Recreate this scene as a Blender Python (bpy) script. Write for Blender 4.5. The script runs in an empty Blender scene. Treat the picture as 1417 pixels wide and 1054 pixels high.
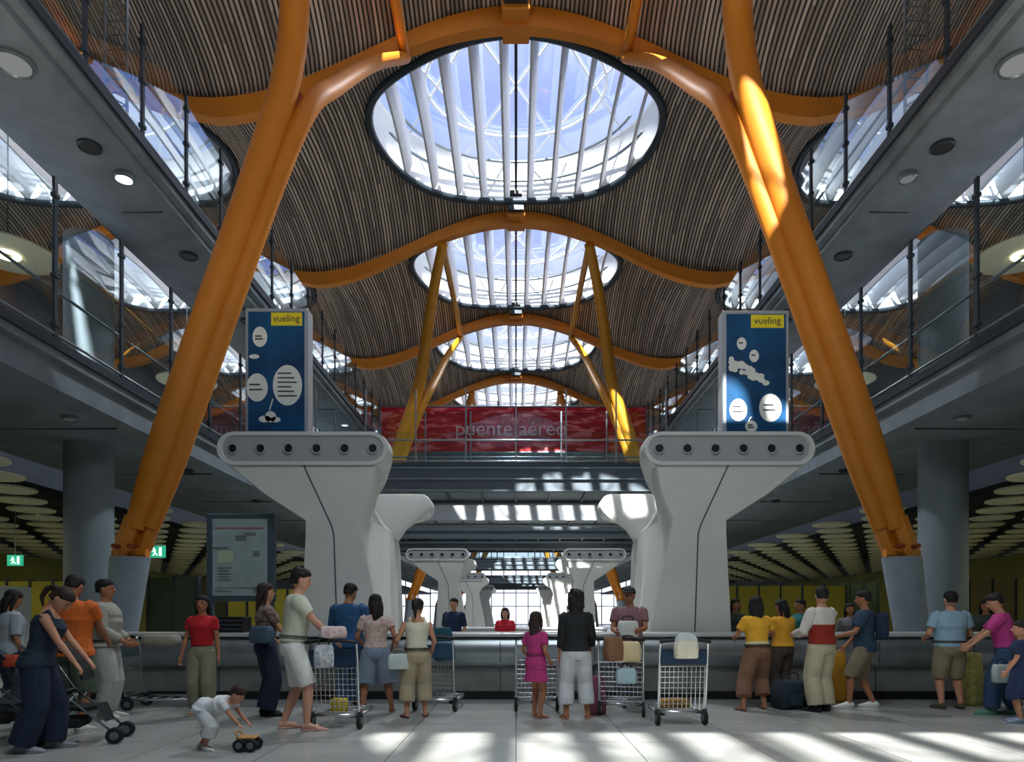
import bpy, bmesh, math, random
from mathutils import Vector, Matrix, Euler
random.seed(7)
SC = bpy.context.scene
COL = SC.collection
E = 1.32          # eye height above the floor
F = 945.0         # focal length in pixels of the 1417 wide frame
PI = math.pi

# ------------------------------------------------------------ camera, world, sun, exposure
cam_d = bpy.data.cameras.new('camera')
cam_d.sensor_width = 36.0
cam_d.lens = F/1417*36
cam_d.shift_x = -5.5/1417
cam_d.shift_y = (853-527)/1417
cam_d.clip_end = 600
cam = bpy.data.objects.new('camera', cam_d); COL.objects.link(cam)
cam.location = (0, 0, E); cam.rotation_euler = (PI/2, 0, 0)
SC.camera = cam
SC.view_settings.view_transform = 'Standard'
SC.view_settings.look = 'None'
SC.view_settings.gamma = 1
SC.view_settings.exposure = 0.55
SC.view_settings.use_curve_mapping = False
try:
    SC.cycles.max_bounces = 7; SC.cycles.diffuse_bounces = 4; SC.cycles.transparent_max_bounces = 24
    SC.cycles.use_denoising = True
    SC.cycles.sample_clamp_indirect = 4.0
except Exception: pass

def lin(h):
    h = h.lstrip('#'); r = [int(h[i:i+2], 16)/255 for i in (0, 2, 4)]
    return tuple((c/12.92 if c <= .04045 else ((c+.055)/1.055)**2.4) for c in r)+(1,)

w = bpy.data.worlds.new('sky'); SC.world = w; w.use_nodes = True
nt = w.node_tree; nt.nodes.clear()
wo = nt.nodes.new('ShaderNodeOutputWorld'); bg = nt.nodes.new('ShaderNodeBackground')
tc = nt.nodes.new('ShaderNodeTexCoord'); nz = nt.nodes.new('ShaderNodeTexNoise'); cr = nt.nodes.new('ShaderNodeValToRGB')
nz.inputs['Scale'].default_value = 3.2; nz.inputs['Detail'].default_value = 4; nz.inputs['Roughness'].default_value = .5
cr.color_ramp.elements[0].position = .38; cr.color_ramp.elements[0].color = lin('#7c9cee')
cr.color_ramp.elements[1].position = .66; cr.color_ramp.elements[1].color = lin('#cfd7f2')
bg.inputs['Strength'].default_value = 0.9
nt.links.new(tc.outputs['Generated'], nz.inputs['Vector']); nt.links.new(nz.outputs['Fac'], cr.inputs['Fac'])
sz = nt.nodes.new('ShaderNodeSeparateXYZ'); hz = nt.nodes.new('ShaderNodeMapRange'); hz.inputs['From Min'].default_value = .02; hz.inputs['From Max'].default_value = .38; hz.inputs['To Min'].default_value = 1.0; hz.inputs['To Max'].default_value = 0.0
hm = nt.nodes.new('ShaderNodeMix'); hm.data_type = 'RGBA'; hm.inputs['B'].default_value = (1.25, 1.28, 1.3, 1)
nt.links.new(tc.outputs['Generated'], sz.inputs[0]); nt.links.new(sz.outputs['Z'], hz.inputs['Value']); nt.links.new(hz.outputs['Result'], hm.inputs['Factor']); nt.links.new(cr.outputs['Color'], hm.inputs['A'])
nt.links.new(hm.outputs['Result'], bg.inputs['Color']); nt.links.new(bg.outputs['Background'], wo.inputs['Surface'])

sun_d = bpy.data.lights.new('sun', 'SUN'); sun_d.energy = 15.0; sun_d.angle = math.radians(.6); sun_d.color = (1, .95, .88)
sun = bpy.data.objects.new('sun', sun_d); COL.objects.link(sun)
sun.rotation_euler = Vector((.16, 1.15, -1.0)).to_track_quat('-Z', 'Y').to_euler()

def area(name, loc, sx, sy, power, color, rot=(0, 0, 0)):
    d = bpy.data.lights.new(name, 'AREA'); d.shape = 'RECTANGLE'; d.size = sx; d.size_y = sy; d.energy = power; d.color = color
    o = bpy.data.objects.new(name, d); COL.objects.link(o); o.location = loc; o.rotation_euler = rot
    return o
# added fill lights: yellowish under the disc ceilings, upward ones along the galleries
for s in (-1, 1):
    for y in (14, 26, 40):
        area('hall_fill', (s*15, y, E+2.45), 6, 5, 75, (1, .93, .62))
    for y in (12, 30, 50):
        area('gallery_fill', (s*12.6, y, E+5.2), 1.0, 12, 160, (.95, .95, 1.0), (PI, 0, 0))
area('queue_fill', (.8, 3.0, E+8.2), 4.5, 4, 330, (.88, .95, 1.0))  # fill added out of frame to brighten the foreground floor and queue
for y in (18, 27, 36, 45, 54, 72):   # fill spots added by the beam crowns to brighten the far hall
    ld = bpy.data.lights.new('crown_fill', 'SPOT'); ld.energy = 2600; ld.spot_size = math.radians(110); ld.spot_blend = .6; ld.shadow_soft_size = .25; ld.color = (.93, .96, 1.0)
    lo_ = bpy.data.objects.new('crown_fill', ld); COL.objects.link(lo_); lo_.location = (0, y-.65, E+15.45)
for s in (-1, 1):
    area('upward_fill', (s*5, 5.0, E+3.6), 2, 5, 210, (1, .86, .72), (PI, 0, 0))  # added upward fill on both sides, no fitting there

# ------------------------------------------------------------ materials
MATS = {}
def mat(name, col, rough=.6, metal=0., noise=0., scale=6., bump=0., emit=0., spec=.5, col2=None):
    if name in MATS: return MATS[name]
    m = bpy.data.materials.new(name); m.use_nodes = True; n = m.node_tree; b = n.nodes['Principled BSDF']
    c = lin(col)
    b.inputs['Base Color'].default_value = c; b.inputs['Roughness'].default_value = rough; b.inputs['Metallic'].default_value = metal
    b.inputs['Specular IOR Level'].default_value = spec
    if noise > 0 or bump > 0:
        t = n.nodes.new('ShaderNodeTexCoord'); z = n.nodes.new('ShaderNodeTexNoise'); z.inputs['Scale'].default_value = scale; z.inputs['Detail'].default_value = 5
        n.links.new(t.outputs['Object'], z.inputs['Vector'])
        if noise > 0:
            r = n.nodes.new('ShaderNodeValToRGB'); r.color_ramp.elements[0].position = .3; r.color_ramp.elements[1].position = .72
            c2 = lin(col2) if col2 else tuple(min(1, x*(1+noise)) for x in c[:3])+(1,)
            c1 = c if col2 else tuple(x*(1-noise) for x in c[:3])+(1,)
            r.color_ramp.elements[0].color = c1; r.color_ramp.elements[1].color = c2
            n.links.new(z.outputs['Fac'], r.inputs['Fac']); n.links.new(r.outputs['Color'], b.inputs['Base Color'])
        if bump > 0:
            bn = n.nodes.new('ShaderNodeBump'); bn.inputs['Strength'].default_value = bump; bn.inputs['Distance'].default_value = .02
            n.links.new(z.outputs['Fac'], bn.inputs['Height']); n.links.new(bn.outputs['Normal'], b.inputs['Normal'])
    if emit > 0:
        b.inputs['Emission Color'].default_value = c; b.inputs['Emission Strength'].default_value = emit
    MATS[name] = m
    return m

def glass_mat(name, tint=(.9, .96, .97), refl=.06):
    m = bpy.data.materials.new(name); m.use_nodes = True; n = m.node_tree; n.nodes.clear()
    o = n.nodes.new('ShaderNodeOutputMaterial'); mx = n.nodes.new('ShaderNodeMixShader'); tr = n.nodes.new('ShaderNodeBsdfTransparent'); g = n.nodes.new('ShaderNodeBsdfGlossy')
    fr = n.nodes.new('ShaderNodeMath'); fr.operation = 'MULTIPLY_ADD'; lw = n.nodes.new('ShaderNodeLayerWeight'); lw.inputs['Blend'].default_value = .5
    pw = n.nodes.new('ShaderNodeMath'); pw.operation = 'POWER'; pw.inputs[1].default_value = 4; n.links.new(lw.outputs['Facing'], pw.inputs[0])
    n.links.new(pw.outputs[0], fr.inputs[0]); fr.inputs[1].default_value = .8; fr.inputs[2].default_value = refl
    tr.inputs['Color'].default_value = tint+(1,); g.inputs['Roughness'].default_value = .02; g.inputs['Color'].default_value = (.9, .95, 1, 1)
    n.links.new(fr.outputs[0], mx.inputs['Fac']); n.links.new(tr.outputs[0], mx.inputs[1]); n.links.new(g.outputs[0], mx.inputs[2]); n.links.new(mx.outputs[0], o.inputs['Surface'])
    MATS[name] = m
    return m
GLASS = glass_mat('clear_glass'); SKYGLASS = glass_mat('roof_glass', (.93, .95, 1.0))

# roof lining: narrow slats that run along the hall, dark gaps between them
def slat_mat():
    m = bpy.data.materials.new('bamboo_slats'); m.use_nodes = True; n = m.node_tree; b = n.nodes['Principled BSDF']; L = n.links
    t = n.nodes.new('ShaderNodeTexCoord'); sx = n.nodes.new('ShaderNodeSeparateXYZ'); L.new(t.outputs['Object'], sx.inputs[0])
    def M(op, a, b_=None):
        k = n.nodes.new('ShaderNodeMath'); k.operation = op
        for i, v in enumerate((a, b_)):
            if v is None: continue
            if isinstance(v, (int, float)): k.inputs[i].default_value = v
            else: L.new(v, k.inputs[i])
        return k.outputs[0]
    fx = M('FRACT', M('DIVIDE', sx.outputs['X'], .115))
    gap = M('LESS_THAN', fx, .42)
    cell = M('FLOOR', M('DIVIDE', sx.outputs['X'], .115)); row = M('FLOOR', M('ADD', M('DIVIDE', sx.outputs['Y'], 3.0), M('MULTIPLY', cell, .37)))
    cv = n.nodes.new('ShaderNodeCombineXYZ'); L.new(cell, cv.inputs[0]); L.new(row, cv.inputs[1])
    wn = n.nodes.new('ShaderNodeTexWhiteNoise'); wn.noise_dimensions = '3D'; L.new(cv.outputs[0], wn.inputs['Vector'])
    r = n.nodes.new('ShaderNodeValToRGB'); r.color_ramp.elements[0].color = lin('#86786b'); r.color_ramp.elements[1].color = lin('#c8b7a5')
    L.new(wn.outputs['Value'], r.inputs['Fac'])
    mx = n.nodes.new('ShaderNodeMix'); mx.data_type = 'RGBA'; L.new(gap, mx.inputs['Factor']); L.new(r.outputs['Color'], mx.inputs['A']); mx.inputs['B'].default_value = lin('#222323')
    L.new(mx.outputs['Result'], b.inputs['Base Color']); b.inputs['Roughness'].default_value = .75
    bn = n.nodes.new('ShaderNodeBump'); bn.inputs['Strength'].default_value = .6; bn.inputs['Distance'].default_value = .03; bn.invert = True
    L.new(gap, bn.inputs['Height']); L.new(bn.outputs['Normal'], b.inputs['Normal'])
    return m

def floor_mat():
    m = bpy.data.materials.new('polished_stone'); m.use_nodes = True; n = m.node_tree; b = n.nodes['Principled BSDF']; L = n.links
    t = n.nodes.new('ShaderNodeTexCoord'); br = n.nodes.new('ShaderNodeTexBrick'); br.offset = 0; br.inputs['Scale'].default_value = 1
    br.inputs['Brick Width'].default_value = 1.2; br.inputs['Row Height'].default_value = 1.2; br.inputs['Mortar Size'].default_value = .006
    br.inputs['Color1'].default_value = lin('#b3b6b1'); br.inputs['Color2'].default_value = lin('#a9aca8'); br.inputs['Mortar'].default_value = lin('#6f716f')
    L.new(t.outputs['Object'], br.inputs['Vector'])
    z = n.nodes.new('ShaderNodeTexNoise'); z.inputs['Scale'].default_value = 1.3; z.inputs['Detail'].default_value = 8; L.new(t.outputs['Object'], z.inputs['Vector'])
    mx = n.nodes.new('ShaderNodeMix'); mx.data_type = 'RGBA'; mx.blend_type = 'MULTIPLY'; mx.inputs['Factor'].default_value = .5
    r = n.nodes.new('ShaderNodeValToRGB'); r.color_ramp.elements[0].position = .3; r.color_ramp.elements[0].color = lin('#c2c4c0'); r.color_ramp.elements[1].color = (1, 1, 1, 1); r.color_ramp.elements[1].position = .7
    L.new(z.outputs['Fac'], r.inputs['Fac']); L.new(br.outputs['Color'], mx.inputs['A']); L.new(r.outputs['Color'], mx.inputs['B'])
    L.new(mx.outputs['Result'], b.inputs['Base Color']); b.inputs['Roughness'].default_value = .22
    return m

ORANGE = mat('orange_paint', '#cf7f1d', .55, noise=.06, scale=2)
YELLOW = mat('amber_paint', '#c98a1e', .45, noise=.06, scale=2)
CONC = mat('concrete', '#6d7880', .7, noise=.22, scale=1.6, bump=.25)
CONC2 = mat('concrete_pillar', '#76838a', .7, noise=.08, scale=2.5, bump=.15)
DARK = mat('dark_steel', '#2c3942', .45, metal=.3)
STEEL = mat('grey_steel', '#7a868c', .35, metal=.7)
BRUSH = mat('brushed_steel', '#9ba3a6', .32, metal=.75, noise=.12, scale=3)
WHITEM = mat('white_metal', '#dfe3e6', .5)
WHITEF = mat('white_fabric', '#d7dade', .8)
WHITE = mat('white_plaster', '#d3d5cf', .55, noise=.04, scale=2)
LIP = mat('grey_panel', '#a4a9ab', .5)
BLACK = mat('black', '#101214', .5)
RUBBER = mat('rubber', '#17191b', .7)
CHROME = mat('chrome', '#c6cacc', .25, metal=.9)
LAMP = mat('lamp_glow', '#fff0c8', .5, emit=9)
LAMPW = mat('lamp_white', '#f4f8ff', .5, emit=12)

# ------------------------------------------------------------ mesh helpers
def link(name, bm, m=None, parent=None, smooth=False, loc=None, mats=None):
    me = bpy.data.meshes.new(name); bm.normal_update(); bm.to_mesh(me); bm.free()
    if mats:
        for k in mats: me.materials.append(k)
    elif m: me.materials.append(m)
    if smooth:
        for p in me.polygons: p.use_smooth = True
    o = bpy.data.objects.new(name, me); COL.objects.link(o)
    if parent is not None: o.parent = parent
    if loc is not None: o.location = loc
    return o
def auto(o, ang=40):
    # crisp edges above the angle, smooth below
    me = o.data
    bm = bmesh.new(); bm.from_mesh(me)
    for f in bm.faces: f.smooth = True
    for e in bm.edges:
        e.smooth = not (len(e.link_faces) == 2 and e.calc_face_angle(0) > math.radians(ang))
    bm.to_mesh(me); bm.free()
    return o
def tag(o, label, cat, group=None, kind=None):
    o['label'] = label; o['category'] = cat
    if group: o['group'] = group
    if kind: o['kind'] = kind
    return o
def empty(name, loc=(0, 0, 0), rz=0.):
    o = bpy.data.objects.new(name, None); COL.objects.link(o); o.location = loc; o.rotation_euler = (0, 0, rz); o.empty_display_size = .2
    return o
def thing(name, label, cat, loc=(0, 0, 0), rz=0., group=None):
    return tag(empty(name, loc, rz), label, cat, group)
def struct(o):
    o['kind'] = 'structure'; return o
def copy_tree(o, parent=None):
    c = o.copy(); COL.objects.link(c); c.parent = parent
    for ch in list(o.children): copy_tree(ch, c)
    return c
def box(bm, x0, x1, y0, y1, z0, z1, mi=0):
    v = [bm.verts.new((x, y, z)) for z in (z0, z1) for y in (y0, y1) for x in (x0, x1)]
    fs = [(0, 2, 3, 1), (4, 5, 7, 6), (0, 1, 5, 4), (2, 6, 7, 3), (0, 4, 6, 2), (1, 3, 7, 5)]
    for f in fs:
        q = bm.faces.new([v[i] for i in f]); q.material_index = mi
    return v
def bevel(bm, off=.01, seg=2):
    bmesh.ops.bevel(bm, geom=list(bm.edges), offset=off, segments=seg, affect='EDGES', profile=.5, clamp_overlap=True)
    return bm
def rings(bm, rs, cap=True, mi=0, closed=False):
    vs = [[bm.verts.new(p) for p in r] for r in rs]
    n = len(vs[0])
    m = len(vs)
    for i in range(m if closed else m-1):
        a, b = vs[i], vs[(i+1) % m]
        for j in range(n):
            f = bm.faces.new((a[j], a[(j+1) % n], b[(j+1) % n], b[j])); f.material_index = mi
    if cap and not closed:
        f = bm.faces.new(list(reversed(vs[0]))); f.material_index = mi
        f = bm.faces.new(vs[-1]); f.material_index = mi
    return vs
def frames(pts, up=(0, 0, 1), closed=False):
    pts = [Vector(p) for p in pts]; out = []; prev = None; n = len(pts)
    for i in range(n):
        if closed: t = pts[(i+1) % n]-pts[i-1]
        else: t = pts[min(i+1, n-1)]-pts[max(i-1, 0)]
        t.normalize()
        if prev is None:
            u = Vector(up)
            if abs(u.dot(t)) > .95: u = Vector((1, 0, 0))
            a = (u-t*u.dot(t)).normalized()
        else:
            a = (prev-t*prev.dot(t)).normalized()
        prev = a
        out.append((pts[i], a, t.cross(a)))
    return out
def tube(bm, pts, r, n=10, up=(0, 0, 1), cap=True, mi=0, closed=False, sq=False):
    """r: number, list of numbers, or list of (along-up, across)"""
    fr = frames(pts, up, closed); rs = []
    for i, (p, a, b) in enumerate(fr):
        q = r[i] if isinstance(r, (list,)) else r
        ra, rb = q if isinstance(q, tuple) else (q, q)
        if sq: rs.append([p+a*ra*c+b*rb*s for c, s in ((1, 1), (-1, 1), (-1, -1), (1, -1))])
        else: rs.append([p+a*ra*math.cos(2*PI*k/n)+b*rb*math.sin(2*PI*k/n) for k in range(n)])
    return rings(bm, rs, cap, mi, closed)
def cyl(bm, x, y, z0, z1, r, r2=None, n=24, mi=0):
    r2 = r if r2 is None else r2
    return rings(bm, [[Vector((x+q*math.cos(2*PI*k/n), y+q*math.sin(2*PI*k/n), z)) for k in range(n)] for q, z in ((r, z0), (r2, z1))], mi=mi)
def ell(bm, c, rx, ry, rz, n=12, m=8, mat3=None, mi=0):
    c = Vector(c); rs = []
    for i in range(1, m):
        th = PI*i/m
        ring = []
        for k in range(n):
            v = Vector((rx*math.sin(th)*math.cos(2*PI*k/n), ry*math.sin(th)*math.sin(2*PI*k/n), -rz*math.cos(th)))
            if mat3 is not None: v = mat3 @ v
            ring.append(c+v)
        rs.append(ring)
    return rings(bm, rs, mi=mi)
def prism(bm, poly, y0, y1, mi=0):
    """poly: (x,z) outline, extruded along y"""
    return rings(bm, [[Vector((x, y0, z)) for x, z in poly], [Vector((x, y1, z)) for x, z in poly]], mi=mi)
def catmull(pts, k=6):
    P = [Vector(p) for p in pts]; P = [P[0]*2-P[1]]+P+[P[-1]*2-P[-2]]; out = []
    for i in range(1, len(P)-2):
        for j in range(k):
            t = j/k
            out.append(.5*((2*P[i])+(P[i+1]-P[i-1])*t+(2*P[i-1]-5*P[i]+4*P[i+1]-P[i+2])*t*t+(3*P[i]-P[i-1]-3*P[i+1]+P[i+2])*t**3))
    out.append(P[-2]); return out
def text(name, s, size, m, parent, loc, rot=(PI/2, 0, 0), ext=.004, ax='CENTER'):
    c = bpy.data.curves.new(name, 'FONT'); c.body = s; c.size = size; c.extrude = ext; c.align_x = ax; c.align_y = 'CENTER'
    t = bpy.data.objects.new('tmp', c); COL.objects.link(t); bpy.context.view_layer.update()
    me = bpy.data.meshes.new_from_object(t.evaluated_get(bpy.context.evaluated_depsgraph_get())); bpy.data.objects.remove(t)
    me.materials.clear(); me.materials.append(m)
    o = bpy.data.objects.new(name, me); COL.objects.link(o); o.parent = parent; o.location = loc; o.rotation_euler = rot
    return o

# ------------------------------------------------------------ floor, walls
bm = bmesh.new(); box(bm, -24, 24, -20, 112, -.2, 0); struct(link('floor', bm, floor_mat()))
OLIVE = mat('olive_wall', '#7d7a2c', .7, noise=.25, scale=.5)
GREYW = mat('grey_wall', '#56616a', .7, noise=.1, scale=.8)
for s, nm in ((-1, 'left'), (1, 'right')):
    bm = bmesh.new(); box(bm, s*22.6-.3, s*22.6+.3, -20, 112, 0, E+2.75, 0); box(bm, s*22.6-.3, s*22.6+.3, -20, 112, E+2.75, E+18, 1)
    struct(link('wall_'+nm, bm, mats=[OLIVE, GREYW]))
bm = bmesh.new(); box(bm, -24, 24, -20.6, -20, 0, E+18); struct(link('wall_back', bm, GREYW))
# glazed end wall far away
bm = bmesh.new()
for x in [-22+i*2.0 for i in range(23)]: box(bm, x-.07, x+.07, 111.4, 111.7, 0, E+15)
for z in (.05, 3.0, 5.2, 8.0, 11.0, 14.0): box(bm, -22.3, 22.3, 111.4, 111.7, z-.07, z+.07)
fw = struct(link('wall_front', bm, DARK))
bm = bmesh.new(); box(bm, -22.3, 22.3, 111.53, 111.56, 0, E+15); struct(link('window_1', bm, SKYGLASS))

# ------------------------------------------------------------ roof
def sm(t): t = max(0, min(1, t)); return t*t*(3-2*t)
def zb(x):
    x = abs(x)
    if x > 21: x = 42-x if x < 42 else 0
    if x <= 8: return 14.75+1.2*math.cos(PI*x/8)
    return 13.55+1.1*(1-math.cos(PI*(x-8)/6.5))
def zm(x):
    x = abs(x)
    if x > 21: x = 42-x
    if x <= 8: return 16.05-1.35*sm((x-4.9)/3.0)
    u = min(x-8, 21-x)
    return 14.7+.55*sm(u/1.5)+.75*sm((u-1.4)/3.2)
def zr(x, t):
    """roof height above the eye at x, t in 0..1 across a 9 m bay"""
    wgt = max(0., math.sin(PI*t))**.55
    return zb(x)+(zm(x)-zb(x))*wgt
SLAT = slat_mat()
def cell(bm, x0, x1, cx=None, a=4.8, b=3.8, N=96, R=9):
    y0, y1 = 0., 9.
    if cx is None:
        nx, ny = 26, 12
        g = [[bm.verts.new((x0+(x1-x0)*i/nx, y0+(y1-y0)*j/ny, zr(x0+(x1-x0)*i/nx, j/ny)+E)) for i in range(nx+1)] for j in range(ny+1)]
        for j in range(ny):
            for i in range(nx): bm.faces.new((g[j][i], g[j+1][i], g[j+1][i+1], g[j][i+1]))
        return
    cy = 4.5; hw, hh = (x1-x0)/2, 4.5; mx = (x0+x1)/2
    # border points: uniform angles, corners snapped
    angs = [2*PI*k/N for k in range(N)]
    ca = [math.atan2(sy*hh, sx*hw+(mx-cx)) % (2*PI) for sx, sy in ((1, 1), (-1, 1), (-1, -1), (1, -1))]
    for c in ca:
        k = min(range(N), key=lambda q: abs(angs[q]-c)); angs[k] = c
    cols = []
    for th in angs:
        dx, dy = math.cos(th), math.sin(th)
        ts = []
        if abs(dx) > 1e-9: ts.append(((x1-cx) if dx > 0 else (x0-cx))/dx)
        if abs(dy) > 1e-9: ts.append((hh if dy > 0 else -hh)/dy)
        tb = min(ts); te = 1/math.sqrt((dx/a)**2+(dy/b)**2)
        col = []
        for r in range(R+1):
            q = te+(tb-te)*(r/R); x, y = cx+dx*q, cy+dy*q
            col.append(bm.verts.new((x, y, zr(x, min(1, max(0, y/9)))+E)))
        cols.append(col)
    for k in range(N):
        c0, c1 = cols[k], cols[(k+1) % N]
        for r in range(R):
            bm.faces.new((c0[r], c1[r], c1[r+1], c0[r+1]))
BAYS = list(range(-3, 12))      # bay k spans 9k .. 9k+9
SK = [(0, 4.8), (-14.5, 5.1), (14.5, 5.1)]
bm = bmesh.new(); cell(bm, -8, 8, 0, 4.8)
for s in (-1, 1):
    cell(bm, min(s*8, s*21), max(s*8, s*21), s*14.5, 5.1); cell(bm, min(s*21, s*23), max(s*21, s*23))
bmesh.ops.recalc_face_normals(bm, faces=bm.faces)
roof0 = None
for k in BAYS:
    if roof0 is None:
        roof0 = link('ceiling', bm, SLAT, smooth=True, loc=(0, 9*k, 0)); o = roof0
        md = o.modifiers.new('s', 'SOLIDIFY'); md.thickness = .12; md.offset = 1
    else:
        o = roof0.copy(); COL.objects.link(o); o.location = (0, 9*k, 0)
    struct(o)

def skylight(cx, a, b=3.8, H=1.5, collar=.1):
    root = empty('skylight')
    N = 72
    def rim(k, s=1.): th = 2*PI*k/N; x = cx+a*s*math.cos(th); y = 4.5+b*s*math.sin(th); return x, y
    top = E+max(zr(cx, .5), zr(cx+a*.0, .5))+H
    # lining of the light well; unseen top collar added to trim the sun
    bm = bmesh.new(); R = []
    lo = []; hi = []; inn = []
    for k in range(N):
        x, y = rim(k); z = zr(x, y/9)+E
        lo.append(Vector((x, y, z-.02))); hi.append(Vector((x, y, top))); x2, y2 = cx+(x-cx)*(1-collar/a), y+(collar if y < 4.5 else -.05)*abs(math.sin(2*PI*k/N))
        inn.append(Vector((x2, y2, top)))
    rings(bm, [lo, hi, inn], cap=False)
    well = link('lining', bm, WHITEM, root, smooth=True)
    # dark rim trim
    bm = bmesh.new(); pts = []
    for k in range(N):
        x, y = rim(k, .995); pts.append((x, y, zr(x, y/9)+E-.02))
    tube(bm, pts, .13, 8, closed=True); link('rim', bm, DARK, root, smooth=True)
    # glazing and its white lattice
    bm = bmesh.new(); vs = [bm.verts.new((p.x, p.y, top-.02)) for p in inn]; bm.faces.new(vs); link('glazing', bm, SKYGLASS, root)
    bm = bmesh.new()
    def ins(x, y): return ((x-cx)/a)**2+((y-4.5)/b)**2 < .96
    def clip(p, q):
        out = []
        for i in range(41):
            t = i/40; x, y = p[0]+(q[0]-p[0])*t, p[1]+(q[1]-p[1])*t
            if ins(x, y): out.append((x, y, top-.1))
        return out
    segs = []
    for i in (-2, -1, 0, 1, 2):
        segs.append(((cx+i*2.6-2.2, 4.5-b), (cx+i*2.6+2.2, 4.5+b))); segs.append(((cx+i*2.6+2.2, 4.5-b), (cx+i*2.6-2.2, 4.5+b)))
    for sg in segs:
        c = clip(*sg)
        if len(c) > 3: tube(bm, [c[0], c[-1]], .035, 6)
    ring_ = [(cx+a*.62*math.cos(t*PI/24), 4.5+b*.62*math.sin(t*PI/24), top-.1) for t in range(48)]
    tube(bm, ring_, .05, 6, closed=True)
    link('lattice', bm, WHITEM, root, smooth=True)
    # louvre ribs: tall curved fins running along the hall
    nr = int(2*a/.88)
    for i in range(nr):
        x = cx+(i-(nr-1)/2)*.88
        hb = b*math.sqrt(max(0, 1-((x-cx)/a)**2))*.985
        bm = bmesh.new(); rs = []
        n = 14
        for j in range(n+1):
            t = j/n; y = 4.5-hb+2*hb*t; zc = zr(x, y/9)+E
            arch = .28*math.sin(PI*t); wd = .035
            h = (.5+.2*math.sin(PI*t))*(1 if cx == 0 else 1.95); ln = .2 if cx == 0 else (.4 if cx < 0 else -.4)
            rs.append([Vector((x-wd, y, zc+.02)), Vector((x+wd, y, zc+.02)), Vector((x+.65*ln+wd, y, zc+h*.5)), Vector((x+ln+wd, y, zc+h)), Vector((x+ln-wd, y, zc+h)), Vector((x+.65*ln-wd, y, zc+h*.5))])
        rings(bm, rs); link('louvre', bm, WHITEF, root, smooth=False)
    # cross rails at the far side and the dark central service rail
    bm = bmesh.new()
    for q, z_ in ((.93, .55), (.84, 1.05)):
        pts = [(cx+a*q*math.cos(t), 4.5+b*q*math.sin(t), E+zr(cx, .5)+z_) for t in [PI*(.08+.84*i/24) for i in range(25)]]
        tube(bm, pts, .05, 6)
    link('cross_rail', bm, STEEL, root, smooth=True)
    if cx == 0:
        bm = bmesh.new(); zz = zr(0, .5)+E
        pts = [(0, 4.5-b+.05+(2*b-.9)*i/12, zr(0, (4.5-b+.05+(2*b-.9)*i/12)/9)+E-.05) for i in range(13)]
        tube(bm, pts, .05, 6); tube(bm, [(0, 8.3-.9, zz-.02), (0, 8.3-.9, zz-.3)], .04, 6)
        box(bm, -.22, .22, 8.3-1.0, 8.3-.8, zz-.38, zz-.26)
        link('service_rail', bm, BLACK, root, smooth=False)
    return root
protos = [skylight(*s) for s in SK]
ordn = {1: 'second', 2: 'largest and nearest', 3: 'second', 4: 'third', 5: 'fourth', 6: 'fifth'}
for j, p in enumerate(protos):
    first = True
    for k in BAYS:
        o = p if first else copy_tree(p); first = False
        o.location = (0, 9*k, 0)
        side = ('centre', 'left', 'right')[j]
        nm = {1: 'overhead just out of frame', 2: 'nearest in view', 3: 'second in view', 4: 'third in view', 5: 'fourth in view'}.get(k)
        if nm is None: tag(o, 'far small oval skylight of the %s row seen under the bridges' % side if k > 5 else 'oval skylight of the %s row above the viewer, out of frame' % side, 'skylight', ('distant' if k > 5 else 'unseen')+' oval skylights of the %s row' % side)
        else: tag(o, 'oval skylight with white louvres in the %s roof row, %s' % (side, nm), 'skylight', 'oval skylights of the %s row' % side)

# arched roof beams
def beam():
    bm = bmesh.new(); rs = []
    xs = [-22.5+45*i/120 for i in range(121)]
    for x in xs:
        z = zb(x)+E-.02; h = .34+.16*abs(math.cos(PI*x/8)) if abs(x) < 8 else .42; wd = .2
        rs.append([Vector((x, -wd, z)), Vector((x, wd, z)), Vector((x, wd*.8, z-h)), Vector((x, -wd*.8, z-h))])
    rings(bm, rs)
    root = empty('roof_beam'); o = link('arch', bm, ORANGE, root); auto(o, 50)
    bm = bmesh.new(); box(bm, -.36, .36, -.55, .55, zb(0)+E-.42, zb(0)+E-.03); bevel(bm, .03); link('crown_block', bm, ORANGE, root)
    bm = bmesh.new(); box(bm, -.3, .3, -.75, -.56, zb(0)+E-.3, zb(0)+E-.05); link('lamp_box', bm, DARK, root)
    return root
b0 = beam()
names = {1: 'overhead', 2: 'in front of the largest skylight', 3: 'between the first and second skylights in view', 4: 'between the second and third skylights in view', 5: 'between the third and fourth skylights in view', 6: 'behind the fourth skylight in view'}
for i, k in enumerate(range(-2, 12)):
    o = b0 if i == 0 else copy_tree(b0)
    o.location = (0, 9*k, 0)
    if k in names: tag(o, 'wave shaped orange roof beam %s' % names[k], 'roof beam', 'wave shaped roof beams')
    else: tag(o, 'distant wave shaped orange roof beam beyond the red banner' if k > 6 else 'wave shaped orange roof beam out of frame', 'roof beam', 'distant roof beams' if k > 6 else 'unseen roof beams')

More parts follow.
